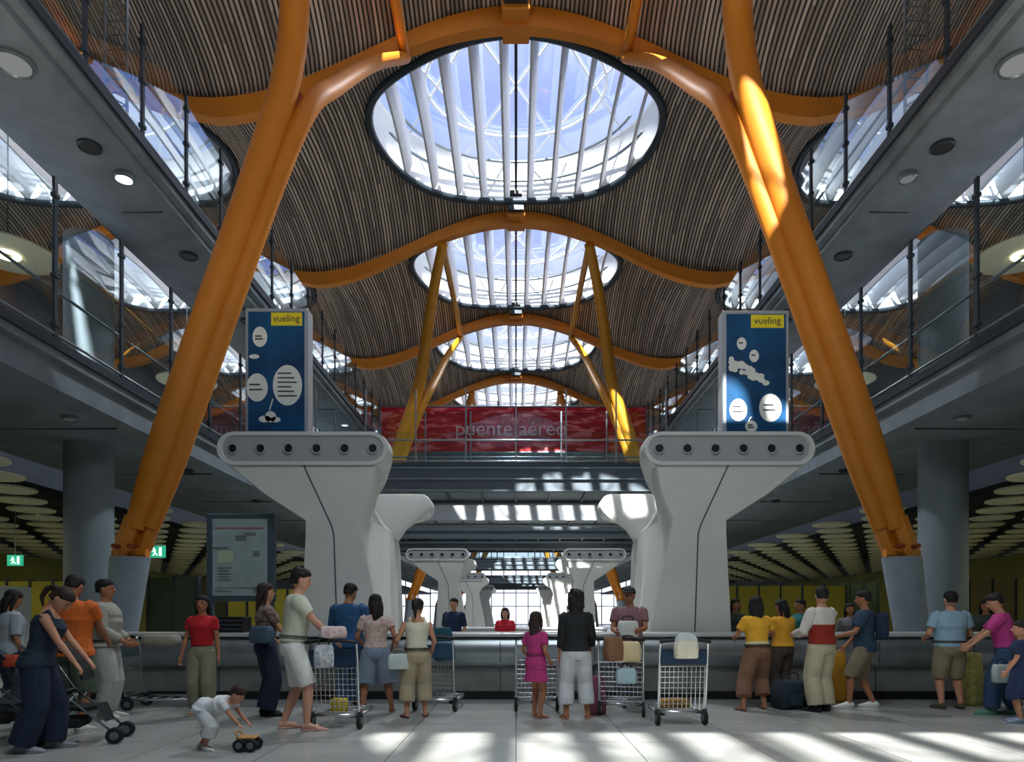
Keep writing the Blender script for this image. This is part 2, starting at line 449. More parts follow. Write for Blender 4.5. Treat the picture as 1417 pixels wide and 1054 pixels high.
# ------------------------------------------------------------ leaning orange columns
def lean_column(m):
    """left one of a pair, at y=0 being the depth of its foot (13.5)"""
    root = empty('leaning_column')
    z = lambda v: v+E
    near = catmull([(-7.52, -.03, z(1.75)), (-7.12, -.05, z(2.9)), (-6.38, -.08, z(5.04)), (-5.12, -.1, z(8.6)), (-4.45, -.2, z(10.6)), (-4.1, -.8, z(12.0)), (-3.5, -2.7, z(13.6)), (-2.9, -4.45, z(14.75))], 6)
    far = catmull([(-7.24, .05, z(1.75)), (-6.82, .05, z(2.9)), (-6.06, .05, z(5.04)), (-4.80, .08, z(8.6)), (-4.16, .2, z(10.2)), (-3.85, .95, z(11.2)), (-3.4, 2.7, z(13.1)), (-2.9, 4.45, z(14.7))], 6)
    def rad(n, top, mid, base, tip):
        out = []
        for i in range(n):
            t = i/(n-1)
            if t < .2: r = base+(mid-base)*sm(t/.2)
            elif t < .62: r = mid+(top-mid)*(t-.2)/.42
            else: r = top+(tip-top)*sm((t-.62)/.38)
            out.append((r*.95, r*1.0))
        return out
    bm = bmesh.new(); tube(bm, near, rad(len(near), .28, .28, .2, .2), 16, up=(0, 1, 0)); auto(link('front_leg', bm, m, root), 60)
    bm = bmesh.new(); tube(bm, far, rad(len(far), .2, .21, .16, .15), 16, up=(0, 1, 0)); auto(link('rear_leg', bm, m, root), 60)
    # web plate between the legs
    bm = bmesh.new(); k0, k1 = 3, 21
    for q in range(k0, k1): pass
    rs = []
    for i in range(2, 25):
        a_, b_ = near[i], far[i]; d = (b_-a_).normalized(); nrm = Vector((-d.y, d.x, 0))*.05
        rs.append([a_-nrm, b_-nrm, b_+nrm, a_+nrm])
    rings(bm, rs); link('web_plate', bm, mat('rust_groove', '#8e3c14', .6), root)
    # fork foot
    bm = bmesh.new()
    for dx, dy, r in ((-7.68, -.06, .15), (-7.36, .08, .12)):
        tube(bm, [(dx-.10, dy, z(1.16)), (dx, dy, z(1.45)), (dx+.18, dy, z(1.95))], [r*.95, r*1.25, r*1.2], 6, up=(0, 1, 0))
    tube(bm, [(-7.95, 0, z(1.25)), (-7.28, 0, z(1.25))], .1, 10)
    auto(link('hinge_foot', bm, m, root), 30)
    bm = bmesh.new()
    for dx in (-7.72, -7.42):
        tube(bm, [(dx, -.42, z(1.36)), (dx, -.2, z(1.36))], .045, 10)
    link('hinge_pin', bm, mat('rust_groove', '', .6), root)
    # tie along the top of the fork
    bm = bmesh.new(); tube(bm, catmull([(-2.9, -4.4, z(14.72)), (-2.93, 0, z(14.95)), (-2.9, 4.4, z(14.72))], 8), .13, 10); link('top_tie', bm, m, root, smooth=True)
    return root
def col_foot():
    bm = bmesh.new(); rs = []
    for t in [i/8 for i in range(9)]:
        x = -7.95+.33*t; r = .27+.09*t; zz = t*(1.17+E)
        rs.append([Vector((x+r*math.cos(2*PI*k/24), r*math.sin(2*PI*k/24), zz)) for k in range(24)])
    rings(bm, rs)
    return auto(link('column_plinth', bm, mat('blue_concrete', '#8d9ba4', .65, noise=.08, scale=2)), 50)
pl = lean_column(ORANGE); pr = None
cf0 = col_foot()
def mirror_tree(o):
    c = copy_tree(o)
    for ch in c.children:
        ch.data = ch.data.copy(); ch.data.transform(Matrix.Scale(-1, 4, (1, 0, 0))); ch.data.flip_normals()
    return c
pr = mirror_tree(pl)
cfr = cf0.copy(); cfr.data = cf0.data.copy(); cfr.data.transform(Matrix.Scale(-1, 4, (1, 0, 0))); cfr.data.flip_normals(); COL.objects.link(cfr)
far_y = None
for i in range(6):
    for s, P_, Q_ in (('left', pl, cf0), ('right', pr, cfr)):
        o = P_ if i == 0 else copy_tree(P_); q = Q_ if i == 0 else Q_.copy()
        if i: COL.objects.link(q)
        o.location = (0, 13.5+18*i, 0); q.location = (0, 13.5+18*i, 0)
        where = ('large and nearest', 'rising past the red banner', 'seen under the bridges')[min(i, 2)]
        tag(o, 'leaning orange forked steel column on the %s, %s' % (s, where), 'column', 'leaning columns on the '+s if i < 2 else 'distant leaning columns on the '+s)
        tag(q, 'slanted pale concrete plinth under the %s orange column on the %s' % ('nearest' if i == 0 else 'second' if i == 1 else 'far', s), 'plinth', 'column plinths on the '+s if i < 2 else 'distant column plinths on the '+s)
        if i >= 1:
            for ch in o.children:
                ch.data = ch.data.copy() if i == 1 and not ch.data.name.startswith('amber') else ch.data
                if ch.data.materials and ch.data.materials[0] == ORANGE:
                    ch.data = ch.data.copy(); ch.data.materials[0] = YELLOW if i % 2 else ORANGE
# ------------------------------------------------------------ walkways along both sides
def post_mesh(h, r=.045):
    bm = bmesh.new(); box(bm, -r*.55, r*.55, -r, r, 0, h)
    for z in (.25, 1.1, h-.35): box(bm, -r*1.1, r*1.1, -r*1.3, r*1.3, z, z+.07)
    me = bpy.data.meshes.new('post'); bm.to_mesh(me); bm.free(); me.materials.append(DARK); return me
def walkway(s, X0, X1, zt, zbot, ph, pitch, y0, y1, level, hand, off):
    side = 'left' if s < 0 else 'right'
    root = thing('walkway', '%s concrete gallery walkway with glass balustrade along the %s side of the hall' % (level, side), 'walkway', (0, 0, 0), 0, 'gallery walkways')
    zt += E; zbot += E; h = zt-zbot
    # concrete deck, its soffit rounded up to the outer edge
    bm = bmesh.new(); w_ = X1-X0
    prof = [(X0, zt-.1), (X0, zt-.3), (X0+.12, zt-.34), (X0+.12, zbot+.1), (X0+.3, zbot), (X0+w_*.5, zbot-.02), (X0+w_*.85, zbot+.12), (X1, zt-.2), (X1, zt-.1)]
    prism(bm, [(s*a, b) for a, b in prof], y0, y1); bmesh.ops.recalc_face_normals(bm, faces=bm.faces); auto(link('deck', bm, CONC, root), 30)
    bm = bmesh.new(); box(bm, min(s*(X0-.06), s*(X0+.1)), max(s*(X0-.06), s*(X0+.1)), y0, y1, zt-.16, zt); box(bm, min(s*X0, s*X1), max(s*X0, s*X1), y0, y1, zt-.1, zt-.02)
    link('edge_trim', bm, DARK, root)
    # joints across the soffit
    y = y0+.7
    while y < 60: bm = bmesh.new(); box(bm, min(s*(X0+.3), s*(X0+w_*.5)), max(s*(X0+.3), s*(X0+w_*.5)), y-.012, y+.012, zbot-.03, zbot+.05); link('soffit_joint', bm, mat('joint', '#3b434a', .8), root); y += 4.5
    pm = post_mesh(ph); y = y0+off
    while y < min(y1, 62):
        o = bpy.data.objects.new('post', pm); COL.objects.link(o); o.parent = root; o.location = (s*(X0+.03), y, zt); y += pitch
    bm = bmesh.new(); y = y0+off
    while y < min(y1, 62)-pitch:
        box(bm, s*(X0+.03)-.006, s*(X0+.03)+.006, y+.06, y+pitch-.06, zt+.06, zt+ph-.2); y += pitch
    link('glass', bm, GLASS, root)
    bm = bmesh.new(); tube(bm, [(s*(X0+.2), y0, zt+hand), (s*(X0+.2), y1, zt+hand)], .028, 8); tube(bm, [(s*(X0+.03), y0, zt+.12), (s*(X0+.03), y1, zt+.12)], .025, 8)
    link('handrail', bm, STEEL, root, smooth=True)
    return root
for s in (-1, 1):
    walkway(s, 7.05, 9.3, 9.0, 8.42, 2.2, 1.72, -9, 108, 'upper', 1.0, 1.3)
    walkway(s, 8.0, 13.4, 4.8, 3.92, 2.85, 2.0, -9, 108, 'lower', 1.0, .9)
# ceiling spots and round covers set in the soffits
def fitting(x, y, z, r, m, label, name, cat, grp):
    root = thing(name, label, cat, (x, y, z), 0, grp)
    bm = bmesh.new(); n = 28
    rs = [[Vector((q*math.cos(2*PI*k/n), q*math.sin(2*PI*k/n), zz)) for k in range(n)] for q, zz in ((r, .04), (r, -.03), (r*.86, -.05), (r*.8, -.02))]
    rings(bm, rs); link('ring', bm, STEEL if m is not BLACK else DARK, root)
    bm = bmesh.new(); cyl(bm, 0, 0, -.035, .0, r*.78); link('diffuser', bm, m, root)
    return root
COVER = mat('speaker_cover', '#aab2b6', .6)
for s, sd in ((-1, 'left'), (1, 'right')):
    for y, m, kind in ((10.36, COVER, 'pale round speaker cover'), (12.2, BLACK, 'dark round opening'), (15.9, BLACK, 'dark round opening'), (19.4, BLACK, 'dark round opening'), (23, COVER, 'small pale speaker cover')):
        n = {10.36: 'nearest', 12.2: 'second along', 15.9: 'third along', 19.4: 'fourth along', 23: 'farthest'}[y]
        fitting(s*7.62, y, E+8.40, .3 if y < 11 else .2, m, '%s in the underside of the upper %s walkway, %s' % (kind, sd, n), 'ceiling_fitting', 'ceiling fitting', 'round fittings under the upper walkways')
    fitting(s*7.46, 13.0, E+8.355, .17, LAMPW if s < 0 else COVER, 'small round spotlight under the upper %s walkway, %s' % (sd, 'lit' if s < 0 else 'unlit'), 'spotlight', 'spotlight', 'round fittings under the upper walkways')
    for y in (13.4, 18.2, 23.):
        n = {13.4: 'nearest', 18.2: 'middle', 23.: 'farthest'}[y]
        fitting(s*8.75, y, E+3.90, .15, COVER if y == 13.4 else BLACK, 'small round fitting in the underside of the lower %s walkway, %s' % (sd, n), 'ceiling_fitting', 'ceiling fitting', 'round fittings under the lower walkways')

# straight concrete pillars
for i, y in enumerate((15.6, 33.6, 51.6)):
    for s, sd in ((-1, 'left'), (1, 'right')):
        bm = bmesh.new(); cyl(bm, 0, 0, 0, E+8.6, .5, n=40)
        o = auto(link('pillar', bm, CONC2, loc=(s*9.75, y, 0)), 50); struct(o)
        o['label'] = 'round grey concrete pillar on the %s side, %s' % (sd, ('nearest', 'second', 'third')[i]); o['category'] = 'pillar'
# tall lattice masts on the upper walkways
for s, sd in ((-1, 'left'), (1, 'right')):
    root = thing('lattice_mast', 'slender steel lattice mast beside the upper %s walkway' % sd, 'mast', (s*7.35, 12.9, E+9.0))
    bm = bmesh.new()
    for dx in (0, .42): tube(bm, [(dx*s, 0, 0), (dx*s, 0, 5.6)], .035, 6)
    link('rail', bm, STEEL, root)
    bm = bmesh.new()
    for i in range(20): tube(bm, [(0, 0, .1+i*.27), (.42*s, 0, .1+(i+.9)*.27)], .016, 5); tube(bm, [(.42*s, 0, .1+(i+.9)*.27), (0, 0, .1+(i+1)*.27)], .016, 5)
    link('bracing', bm, STEEL, root)

# ------------------------------------------------------------ bridges across the hall
def bridge(y0, y1, X, zt, h, label, rail=True, posts=True, ph=2.3):
    root = thing('footbridge', label, 'bridge', (0, y0, 0), 0, 'bridges across the hall'); d = y1-y0; zt += E; zb_ = zt-h
    bm = bmesh.new(); box(bm, -X, X, 0, d, zt-.16, zt); link('deck', bm, DARK, root)
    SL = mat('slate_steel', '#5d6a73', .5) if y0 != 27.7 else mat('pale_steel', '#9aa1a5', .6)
    for y, nm in ((.0, 'girder'), (d, 'girder')):
        bm = bmesh.new(); sgn = 1 if y == 0 else -1
        box(bm, -X, X, min(y, y+sgn*.07), max(y, y+sgn*.07), zb_, zt-.16)
        for z in ((zb_, zb_+h*.40, zt-.2) if y0 != 27.7 else (zb_, zt-.2)): box(bm, -X, X, min(y-sgn*.1, y+sgn*.12), max(y-sgn*.1, y+sgn*.12), z, z+.045)
        link(nm, bm, SL, root)
    bm = bmesh.new(); n = int(X*2/1.1)
    for i in range(n+1):
        x = -X+.05+(2*X-.1)*i/n; box(bm, x-.04, x+.04, .08, d-.08, zb_+.05, zt-.17)
    link('cross_beam', bm, DARK, root)
    bm = bmesh.new(); box(bm, -X, X, .1, d-.1, zb_+.12, zb_+.16); link('soffit', bm, SL, root)
    if rail:
        for y in (.06, d-.06):
            n = int(2*X/1.55)
            for i in range(n+1):
                x = -X+.1+(2*X-.2)*i/n
                bm = bmesh.new(); box(bm, -.022, .022, -.03, .03, 0, ph); link('post', bm, STEEL, root, loc=(x, y, zt))
            bm = bmesh.new(); box(bm, -X, X, y-.006, y+.006, zt+.06, zt+1.6); link('glass', bm, GLASS, root)
            bm = bmesh.new(); tube(bm, [(-X, y, zt+.72), (X, y, zt+.72)], .03, 8); tube(bm, [(-X, y, zt+.06), (X, y, zt+.06)], .03, 8); link('handrail', bm, CHROME, root, smooth=True)
    return root
bridge(21.3, 23.7, 7.93, 4.8, .9, 'nearest steel footbridge between the white piers with thin glass balustrade')
bridge(27.7, 29.5, 7.93, 4.8, .9, 'second steel footbridge with sunlit girder just behind the nearest bridge', ph=1.3)
bridge(34.0, 35.6, 7.93, 4.8, .9, 'dark footbridge between the sunlit one and the far white piers', rail=False)
bridge(39.8, 41.5, 7.93, 4.8, .9, 'third dark footbridge low between the far white piers', ph=1.3)
bridge(56.0, 58.0, 7.93, 4.8, .9, 'fourth dark footbridge deep in the hall', ph=1.3)
bridge(80.0, 82.0, 7.93, 4.8, .9, 'farthest dark footbridge near the glazed end wall', rail=False)
bridge(97.0, 99.0, 7.93, 4.8, .9, 'last footbridge in front of the glazed end wall', rail=False)
# slabs added over the viewer, outside the frame, to throw shade on the queue
bridge(-3.44, .2, 6.98, 9.0, .5, 'added shade slab above and behind the viewer, out of frame', rail=False)
bridge(1.4, 5.8, 6.98, 9.0, .5, 'added shade slab above the viewer, out of frame', rail=False)

# red banner on the upper bridge
bn = thing('banner', 'long red banner with pale lettering hung across the hall behind the columns', 'banner', (0, 34.6, E+8.35))
def red_mat():
    m = bpy.data.materials.new('red_banner'); m.use_nodes = True; n = m.node_tree; b = n.nodes['Principled BSDF']; L = n.links
    t = n.nodes.new('ShaderNodeTexCoord'); mp = n.nodes.new('ShaderNodeMapping'); mp.inputs['Scale'].default_value = (.7, 1, 2.6); mp.inputs['Rotation'].default_value = (0, .5, 0)
    z = n.nodes.new('ShaderNodeTexNoise'); z.inputs['Scale'].default_value = 1.4; z.inputs['Detail'].default_value = 3; z.inputs['Distortion'].default_value = .8
    r = n.nodes.new('ShaderNodeValToRGB'); e = r.color_ramp.elements; e[0].position = .42; e[0].color = lin('#b81220'); e[1].position = .62; e[1].color = lin('#ff8a8e')
    e2 = r.color_ramp.elements.new(.53); e2.color = lin('#e01c2c')
    L.new(t.outputs['Object'], mp.inputs[0]); L.new(mp.outputs[0], z.inputs['Vector']); L.new(z.outputs['Fac'], r.inputs['Fac']); L.new(r.outputs['Color'], b.inputs['Base Color']); b.inputs['Roughness'].default_value = .6
    return m
bm = bmesh.new(); box(bm, -6.85, 6.6, 0, .06, 0, 2.25); link('cloth', bm, red_mat(), bn)
bm = bmesh.new(); tube(bm, [(-6.9, .03, 2.3), (6.7, .03, 2.3)], .05, 8); tube(bm, [(-6.9, .03, -.03), (6.7, .03, -.03)], .05, 8)
for x in (-6.9, -4.6, -.9, 2.8, 6.7): box(bm, x-.05, x+.05, .06, .16, -.3, 2.6)
link('frame', bm, STEEL, bn)
text('lettering', 'puente a\u00e9reo', 1.05, mat('banner_letters', '#ffd0d2', .5), bn, (-.25, -.02, 1.15), ext=.012)
bg_ = bridge(34.9, 37.5, 6.98, 8.9, .55, 'upper level footbridge behind the red banner', rail=False)

# ------------------------------------------------------------ white air piers
def pier():
    """left pier, y=0 front face, x relative to the hall axis, built as one swept shell"""
    root = empty('air_pier')
    def outline(k, dep):
        # k: 1 full arms, 0 plain shaft; the shaft steps back from the hall axis towards the rear
        q = sm(dep/6.0); xs = -2.74-.48*q; xb = -2.18-.9*q; xm = -2.38-.72*q; zn = 1.7+.36*q
        xo = -3.70-1.56*k; xi = xs+(-2.23-xs)*k
        r = .30 if k > .3 else .2; zt = 2.3+.95*k
        pts = []; cx, cz = xo+r, zt-r
        for i in range(9):
            th = PI/2+PI*.86*i/8; pts.append((cx+r*math.cos(th), cz+r*math.sin(th)))
        pts.append((-3.70-.75*k, 1.72+.44*k)); pts.append((-3.70, 1.68)); pts.append((-3.70, 1.45)); pts.append((-3.78, -.1)); pts.append((-3.84, -E))
        pts += [(xb, -E), (xm, -.1), (xs+.05, zn-.3), (xs, zn)]
        pts.append((xs+(.2+.1*q)*k, zn+.12+.33*k))
        cx = xi-r
        for i in range(9):
            th = -PI*.42+(PI*.92)*i/8; pts.append((cx+r*math.cos(th), cz+r*math.sin(th)))
        return pts
    bm = bmesh.new(); rs = []
    D = 6.8
    secs = [(0., 1, .965), (.03, 1, .99), (.08, 1, 1), (.35, 1, 1), (.55, .93, 1), (.8, .65, 1), (1.05, .3, 1), (1.3, .08, 1), (1.6, 0, 1), (3.0, 0, 1), (4.5, 0, 1), (5.9, 0, 1), (6.0, .9, 1), (6.05, .98, 1), (6.12, 1, 1), (6.7, 1, 1), (6.76, 1, .99), (6.8, 1, .965)]
    for y, k, sc in secs:
        c = (-3.5, 2.2)
        rs.append([Vector((c[0]+(x-c[0])*sc, y, E+c[1]+(zz-c[1])*(sc if zz > -E+.01 else 1))) for x, zz in outline(k, y)])
    rings(bm, rs); auto(link('shell', bm, WHITE, root), 35)
    # recessed grey nozzle panel with raised lip
    def pill(x0, x1, z0, z1, n=10):
        r = (z1-z0)/2; cz = (z0+z1)/2
        return [(x0+r-r*math.sin(PI*i/n), cz+r*math.cos(PI*i/n)) for i in range(n+1)]+[(x1-r+r*math.sin(PI*i/n), cz-r*math.cos(PI*i/n)) for i in range(n+1)]
    for yf, sg in ((0, -1), (D, 1)):
        bm = bmesh.new(); a = [Vector((x, yf+sg*.05, E+z)) for x, z in pill(-5.24, -2.25, 2.66, 3.24)]; b_ = [Vector((x, yf+sg*.05, E+z)) for x, z in pill(-5.17, -2.32, 2.72, 3.18)]
        c_ = [Vector((x, yf+sg*.01, E+z)) for x, z in pill(-5.15, -2.34, 2.73, 3.17)]; d_ = [Vector((x, yf-sg*.05, E+z)) for x, z in pill(-5.24, -2.25, 2.66, 3.24)]
        rings(bm, [d_, a, b_, c_], cap=False); bmesh.ops.recalc_face_normals(bm, faces=bm.faces); link('lip', bm, WHITE, root, smooth=False)
        bm = bmesh.new(); rings(bm, [[Vector((x, yf+sg*.012, E+z)) for x, z in pill(-5.16, -2.33, 2.725, 3.175)], [Vector((x, yf-sg*.03, E+z)) for x, z in pill(-5.16, -2.33, 2.725, 3.175)]]); bmesh.ops.recalc_face_normals(bm, faces=bm.faces)
        link('nozzle_panel', bm, LIP, root)
        for i in range(6):
            x = -4.97+i*.4915; bm = bmesh.new(); n = 20
            rr = [(.10, .012), (.10, .045), (.075, .05), (.07, .0)]
            rings(bm, [[Vector((q*math.cos(2*PI*k/n), sg*dd, q*math.sin(2*PI*k/n))) for k in range(n)] for q, dd in rr], cap=False)
            bmesh.ops.recalc_face_normals(bm, faces=bm.faces)
            nz_ = link('nozzle', bm, LIP, root, smooth=False, loc=(x, yf, E+2.95))
            bm = bmesh.new(); rings(bm, [[Vector((.07*math.cos(2*PI*k/n), sg*dd, .07*math.sin(2*PI*k/n))) for k in range(n)] for dd in (.013, .02)]); bmesh.ops.recalc_face_normals(bm, faces=bm.faces)
            link('throat', bm, BLACK, nz_)
    # seam down the front
    for yf in (-.004,):
        bm = bmesh.new(); tube(bm, [(-3.74, yf, E+2.68), (-3.24, yf, E+1.6), (-3.2, yf, E+1.45), (-3.14, yf, E-.3), (-3.1, yf, 0.02)], .011, 6); link('seam', bm, mat('joint', ''), root)
    return root
p0 = pier(); p0r = mirror_tree(p0)
for ch in p0r.children:
    if ch.name.startswith('nozzle') and not ch.name.startswith('nozzle_panel'): ch.location.x *= -1
def deep_mirror(o):
    for ch in o.children_recursive: pass
for i, y in enumerate((12.0, 32.4, 50.4, 70.0)):
    for s, P_ in (('left', p0), ('right', p0r)):
        o = P_ if i == 0 else copy_tree(P_); o.location = (0, y, 0)
        tag(o, 'white sculpted air duct pier with six round nozzles, %s on the %s' % (('nearest', 'second', 'third', 'fourth')[i], s), 'air duct pier', 'white air duct piers')

# ------------------------------------------------------------ advertising boxes on the piers
BLUE = mat('poster_blue', '#0a3055', .35, noise=.35, scale=1.3, col2='#115684')
PALE = mat('poster_pale', '#dfe3dc', .5); YEL = mat('poster_yellow', '#e3cf1f', .5); INK = mat('ink', '#2b3a45', .6)
ALU = mat('aluminium', '#b9c2c8', .35, metal=.6)
def disc_y(bm, x, z, rx, rz, y=0, t=.006, n=28):
    rings(bm, [[Vector((x+rx*math.cos(2*PI*k/n), yy, z+rz*math.sin(2*PI*k/n))) for k in range(n)] for yy in (y, y-t)])
def poster(x0, x1, ht, side):
    wd = x1-x0; root = thing('advertising_lightbox', 'tall blue advertising lightbox standing on the nearest %s white pier' % side, 'advertisement', (x0, 12.15, E+3.25))
    bm = bmesh.new(); box(bm, 0, wd, 0, .3, 0, ht); bevel(bm, .015, 1); link('case', bm, ALU, root)
    bm = bmesh.new(); box(bm, .06, wd-.06, -.012, .01, .05, ht-.07); link('poster', bm, BLUE, root)
    bm = bmesh.new(); box(bm, wd*.42, wd-.1, -.02, -.008, ht-.32, ht-.09); link('header', bm, YEL, root)
    text('lettering', 'vueling', .17, INK, root, (wd*.42+(wd*.58-.1)/2, -.024, ht-.2), ext=.002)
    bm = bmesh.new(); bt = bmesh.new()
    def lines(x, z, w_, n, dz):
        for i in range(n): box(bt, x-w_/2, x-w_/2+w_*(.7+.3*((i*37) % 3)/2), -.028, -.022, z-i*dz, z-i*dz+.022)
    if side == 'left':
        for x, z, rx, rz in ((.27, 1.72, .13, .18), (.17, 1.37, .09, .04), (.22, .82, .19, .25), (.76, .86, .26, .36)): disc_y(bm, x, z, rx, rz, -.014)
        for x, z, rx, rz in ((.36, .26, .11, .06), (.46, .3, .1, .1), (.55, .25, .09, .05)): disc_y(bm, x, z, rx, rz, -.014)
        lines(.27, 1.72, .16, 2, .05); lines(.22, .86, .27, 2, .09); lines(.76, 1.06, .34, 6, .08)
    else:
        for x, z, rx, rz in ((.33, 1.6, .085, .11), (.55, 1.38, .085, .11), (.27, .42, .155, .2), (.84, .46, .2, .25), (.5, .13, .11, .1)): disc_y(bm, x, z, rx, rz, -.014)
        for i in range(34):
            t = random.random(); x = .12+t*.65; z = 1.30-t*.38+random.uniform(-.16, .14)*(1-t*.8); disc_y(bm, x, z, .045+.02*(i % 2), .045, -.014-.0002*i)
        lines(.27, .47, .2, 2, .09); lines(.84, .5, .26, 2, .09); lines(.33, 1.6, .1, 1, .05); lines(.55, 1.38, .1, 1, .05); lines(.5, .14, .12, 2, .04)
    link('speech_bubbles', bm, PALE, root); link('small_print', bt, INK, root)
    bm = bmesh.new(); tube(bm, [(.5, -.014, .62 if side == 'left' else .3), (.44, -.014, .42 if side == 'left' else .2)], .012, 6); link('bubble_tail', bm, PALE, root)
poster(-4.82, -3.70, 2.24, 'left'); poster(3.68, 4.86, 2.2, 'right')

# ------------------------------------------------------------ disc ceilings of the side halls
bm = bmesh.new(); n = 32
rings(bm, [[Vector((q*math.cos(2*PI*k/n), q*math.sin(2*PI*k/n), z)) for k in range(n)] for q, z in ((.5, -.035), (.54, -.015), (.54, .02), (.45, .04))])
disc_me = bpy.data.meshes.new('ceiling_disc'); bm.to_mesh(disc_me)
for p in disc_me.polygons: p.use_smooth = False
DISC = mat('disc_white', '#c9c8a8', .6); disc_me.materials.append(DISC)
for s, sd in ((-1, 'left'), (1, 'right')):
    cnt = 0; rest = bmesh.new()
    for j in range(32):
        for i in range(9):
            x = s*(9.6+i*1.55+(.78 if j % 2 else 0)); y = 9.2+j*1.45
            if abs(abs(x)-9.75) < 1.15 and abs(y-15.6) < 1.15: continue
            if abs(abs(x)-9.75) < 1.15 and (abs(y-33.6) < 1.15 or abs(y-51.6) < 1.15): continue
            if cnt < 145:
                o = bpy.data.objects.new('ceiling_disc', disc_me); COL.objects.link(o); o.location = (x, y, E+2.8); cnt += 1
                tag(o, 'round pale ceiling disc hanging level over the %s side hall' % sd, 'ceiling disc', 'ceiling discs of the %s side hall' % sd)
            else:
                cyl(rest, x, y, E+2.77, E+2.82, .54, n=16)
    tag(link('far_ceiling_discs', rest, DISC), 'receding field of pale ceiling discs deep in the %s side hall' % sd, 'ceiling discs', None, 'stuff')
    # dark plenum above them
    bm = bmesh.new(); box(bm, min(s*13.4, s*22.3), max(s*13.4, s*22.3), -9, 108, E+3.5, E+3.7); struct(link('trim_1' if s < 0 else 'trim_2', bm, mat('plenum', '#20262a', .8)))

# hanging disc lamps over the galleries
def disc_lamp(x, y, z, label, grp):
    root = thing('disc_lamp', label, 'ceiling lamp', (x, y, z), 0, grp); n = 40
    bm = bmesh.new(); rings(bm, [[Vector((q*math.cos(2*PI*k/n), q*math.sin(2*PI*k/n), zz)) for k in range(n)] for q, zz in ((1.05, -.02), (1.12, .0), (1.1, .05), (.8, .09))]); link('disc', bm, mat('lamp_disc', '#a8a48a', .6), root)
    bm = bmesh.new(); rs = [[Vector((q*math.cos(2*PI*k/n), q*math.sin(2*PI*k/n), zz)) for k in range(n)] for q, zz in ((.28, -.02), (.28, -.06), (.16, -.06), (.16, -.02))]; rings(bm, rs, cap=False); bmesh.ops.recalc_face_normals(bm, faces=bm.faces); link('lamp_ring', bm, LAMP, root)
    bm = bmesh.new(); tube(bm, [(0, 0, .05), (0, 0, E+zr(x, (y/9) % 1)-z)], .02, 6); link('hanger', bm, DARK, root)
for s, sd in ((-1, 'left'), (1, 'right')):
    for k, y in enumerate((17.6, 27.2, 36.1)):
        disc_lamp(s*13.1, y, E+9.35, 'round hanging disc lamp with lit ring above the %s gallery, %s' % (sd, ('nearest', 'second', 'farthest')[k]), 'disc lamps above the galleries')
    for k, y in enumerate((18.15, 27.3)):
        disc_lamp(s*16.6, y, E+8.1, 'lower round disc lamp with lit ring by the outer %s wall, %s' % (sd, ('nearer', 'farther')[k]), 'disc lamps above the galleries')

# ------------------------------------------------------------ counter
c = thing('counter', 'long brushed steel baggage counter with black plinth running across the hall', 'counter', (0, 10.9, 0))
XL, XR = -7.0, 9.6
bm = bmesh.new(); prof = [(.02, .50), (-.07, .56), (-.10, .75), (-.07, .95), (.0, 1.0), (.1, 1.0), (.1, .5)]
rings(bm, [[Vector((x, y, z)) for y, z in prof] for x in (XL, XR)]); bmesh.ops.recalc_face_normals(bm, faces=bm.faces); auto(link('upper_panel', bm, BRUSH, c), 60)
bm = bmesh.new(); box(bm, XL, XR, .03, .9, .13, .52); link('lower_panel', bm, mat('dull_steel', '#8b8f8c', .4, metal=.5, noise=.2, scale=2), c)
bm = bmesh.new(); box(bm, XL+.02, XR-.02, .0, .85, 0, .13); link('plinth', bm, BLACK, c)
bm = bmesh.new(); box(bm, XL-.02, XR+.02, -.12, .95, 1.0, 1.06); bevel(bm, .015, 2); link('top', bm, mat('counter_top', '#c2c6c4', .3, metal=.2), c)
for i in range(11):
    bm = bmesh.new(); x = XL+.75+i*1.5; box(bm, x-.006, x+.006, .015, .035, .14, .50); box(bm, x-.006, x+.006, -.105, .015, .6, .92); link('panel_joint', bm, mat('joint', ''), c)
# far low counter with white top
c = thing('counter', 'low far counter with a bright white top behind the queue', 'counter', (0, 17.2, 0))
bm = bmesh.new(); box(bm, -1.75, 2.3, .05, .9, .1, 1.0); link('body', bm, mat('counter_grey', '#a9aeac', .5), c)
bm = bmesh.new(); box(bm, -1.8, 2.35, 0, .95, 1.0, 1.05); bevel(bm, .01, 1); link('top', bm, mat('white_laminate', '#e6e8e6', .4), c)
bm = bmesh.new(); box(bm, -1.7, 2.25, .08, .88, 0, .1); link('plinth', bm, BLACK, c)

# map board behind the counter
b = thing('map_board', 'framed grey and white map board behind the counter on the left', 'information board', (-5.03, 12.45, 0))
SLATE = mat('slate_frame', '#53656f', .4, metal=.3)
bm = bmesh.new(); box(bm, -.62, .62, 0, .14, E+.28, E+1.88); bevel(bm, .015, 1); link('frame', bm, SLATE, b)
bm = bmesh.new(); box(bm, -.5, .5, -.012, .0, E+.38, E+1.78); link('sheet', bm, mat('map_sheet', '#9fb0ae', .5, noise=.12, scale=5), b)
bm = bmesh.new(); box(bm, -.46, .44, -.02, -.013, E+1.60, E+1.625); link('red_rule', bm, mat('rule_red', '#b06a62', .5), b)
bm = bmesh.new(); box(bm, -.4, -.12, -.02, -.013, E+.98, E+1.2); link('legend_panel', bm, mat('legend_green', '#b9c7a4', .5), b)
bm = bmesh.new()
for i in range(5): box(bm, -.4, -.15-.04*(i % 2), -.021, -.013, E+.66+i*.055, E+.68+i*.055)
for x, z, w_, h_ in ((.02, 1.38, .2, .1), (.18, 1.48, .22, .05), (.3, 1.1, .12, .1), (-.35, 1.23, .28, .04), (.28, .43, .04, .1), (-.3, .46, .3, .015), (0, .52, .8, .01)): box(bm, x-w_/2, x+w_/2, -.021, -.013, E+z, E+z+h_)
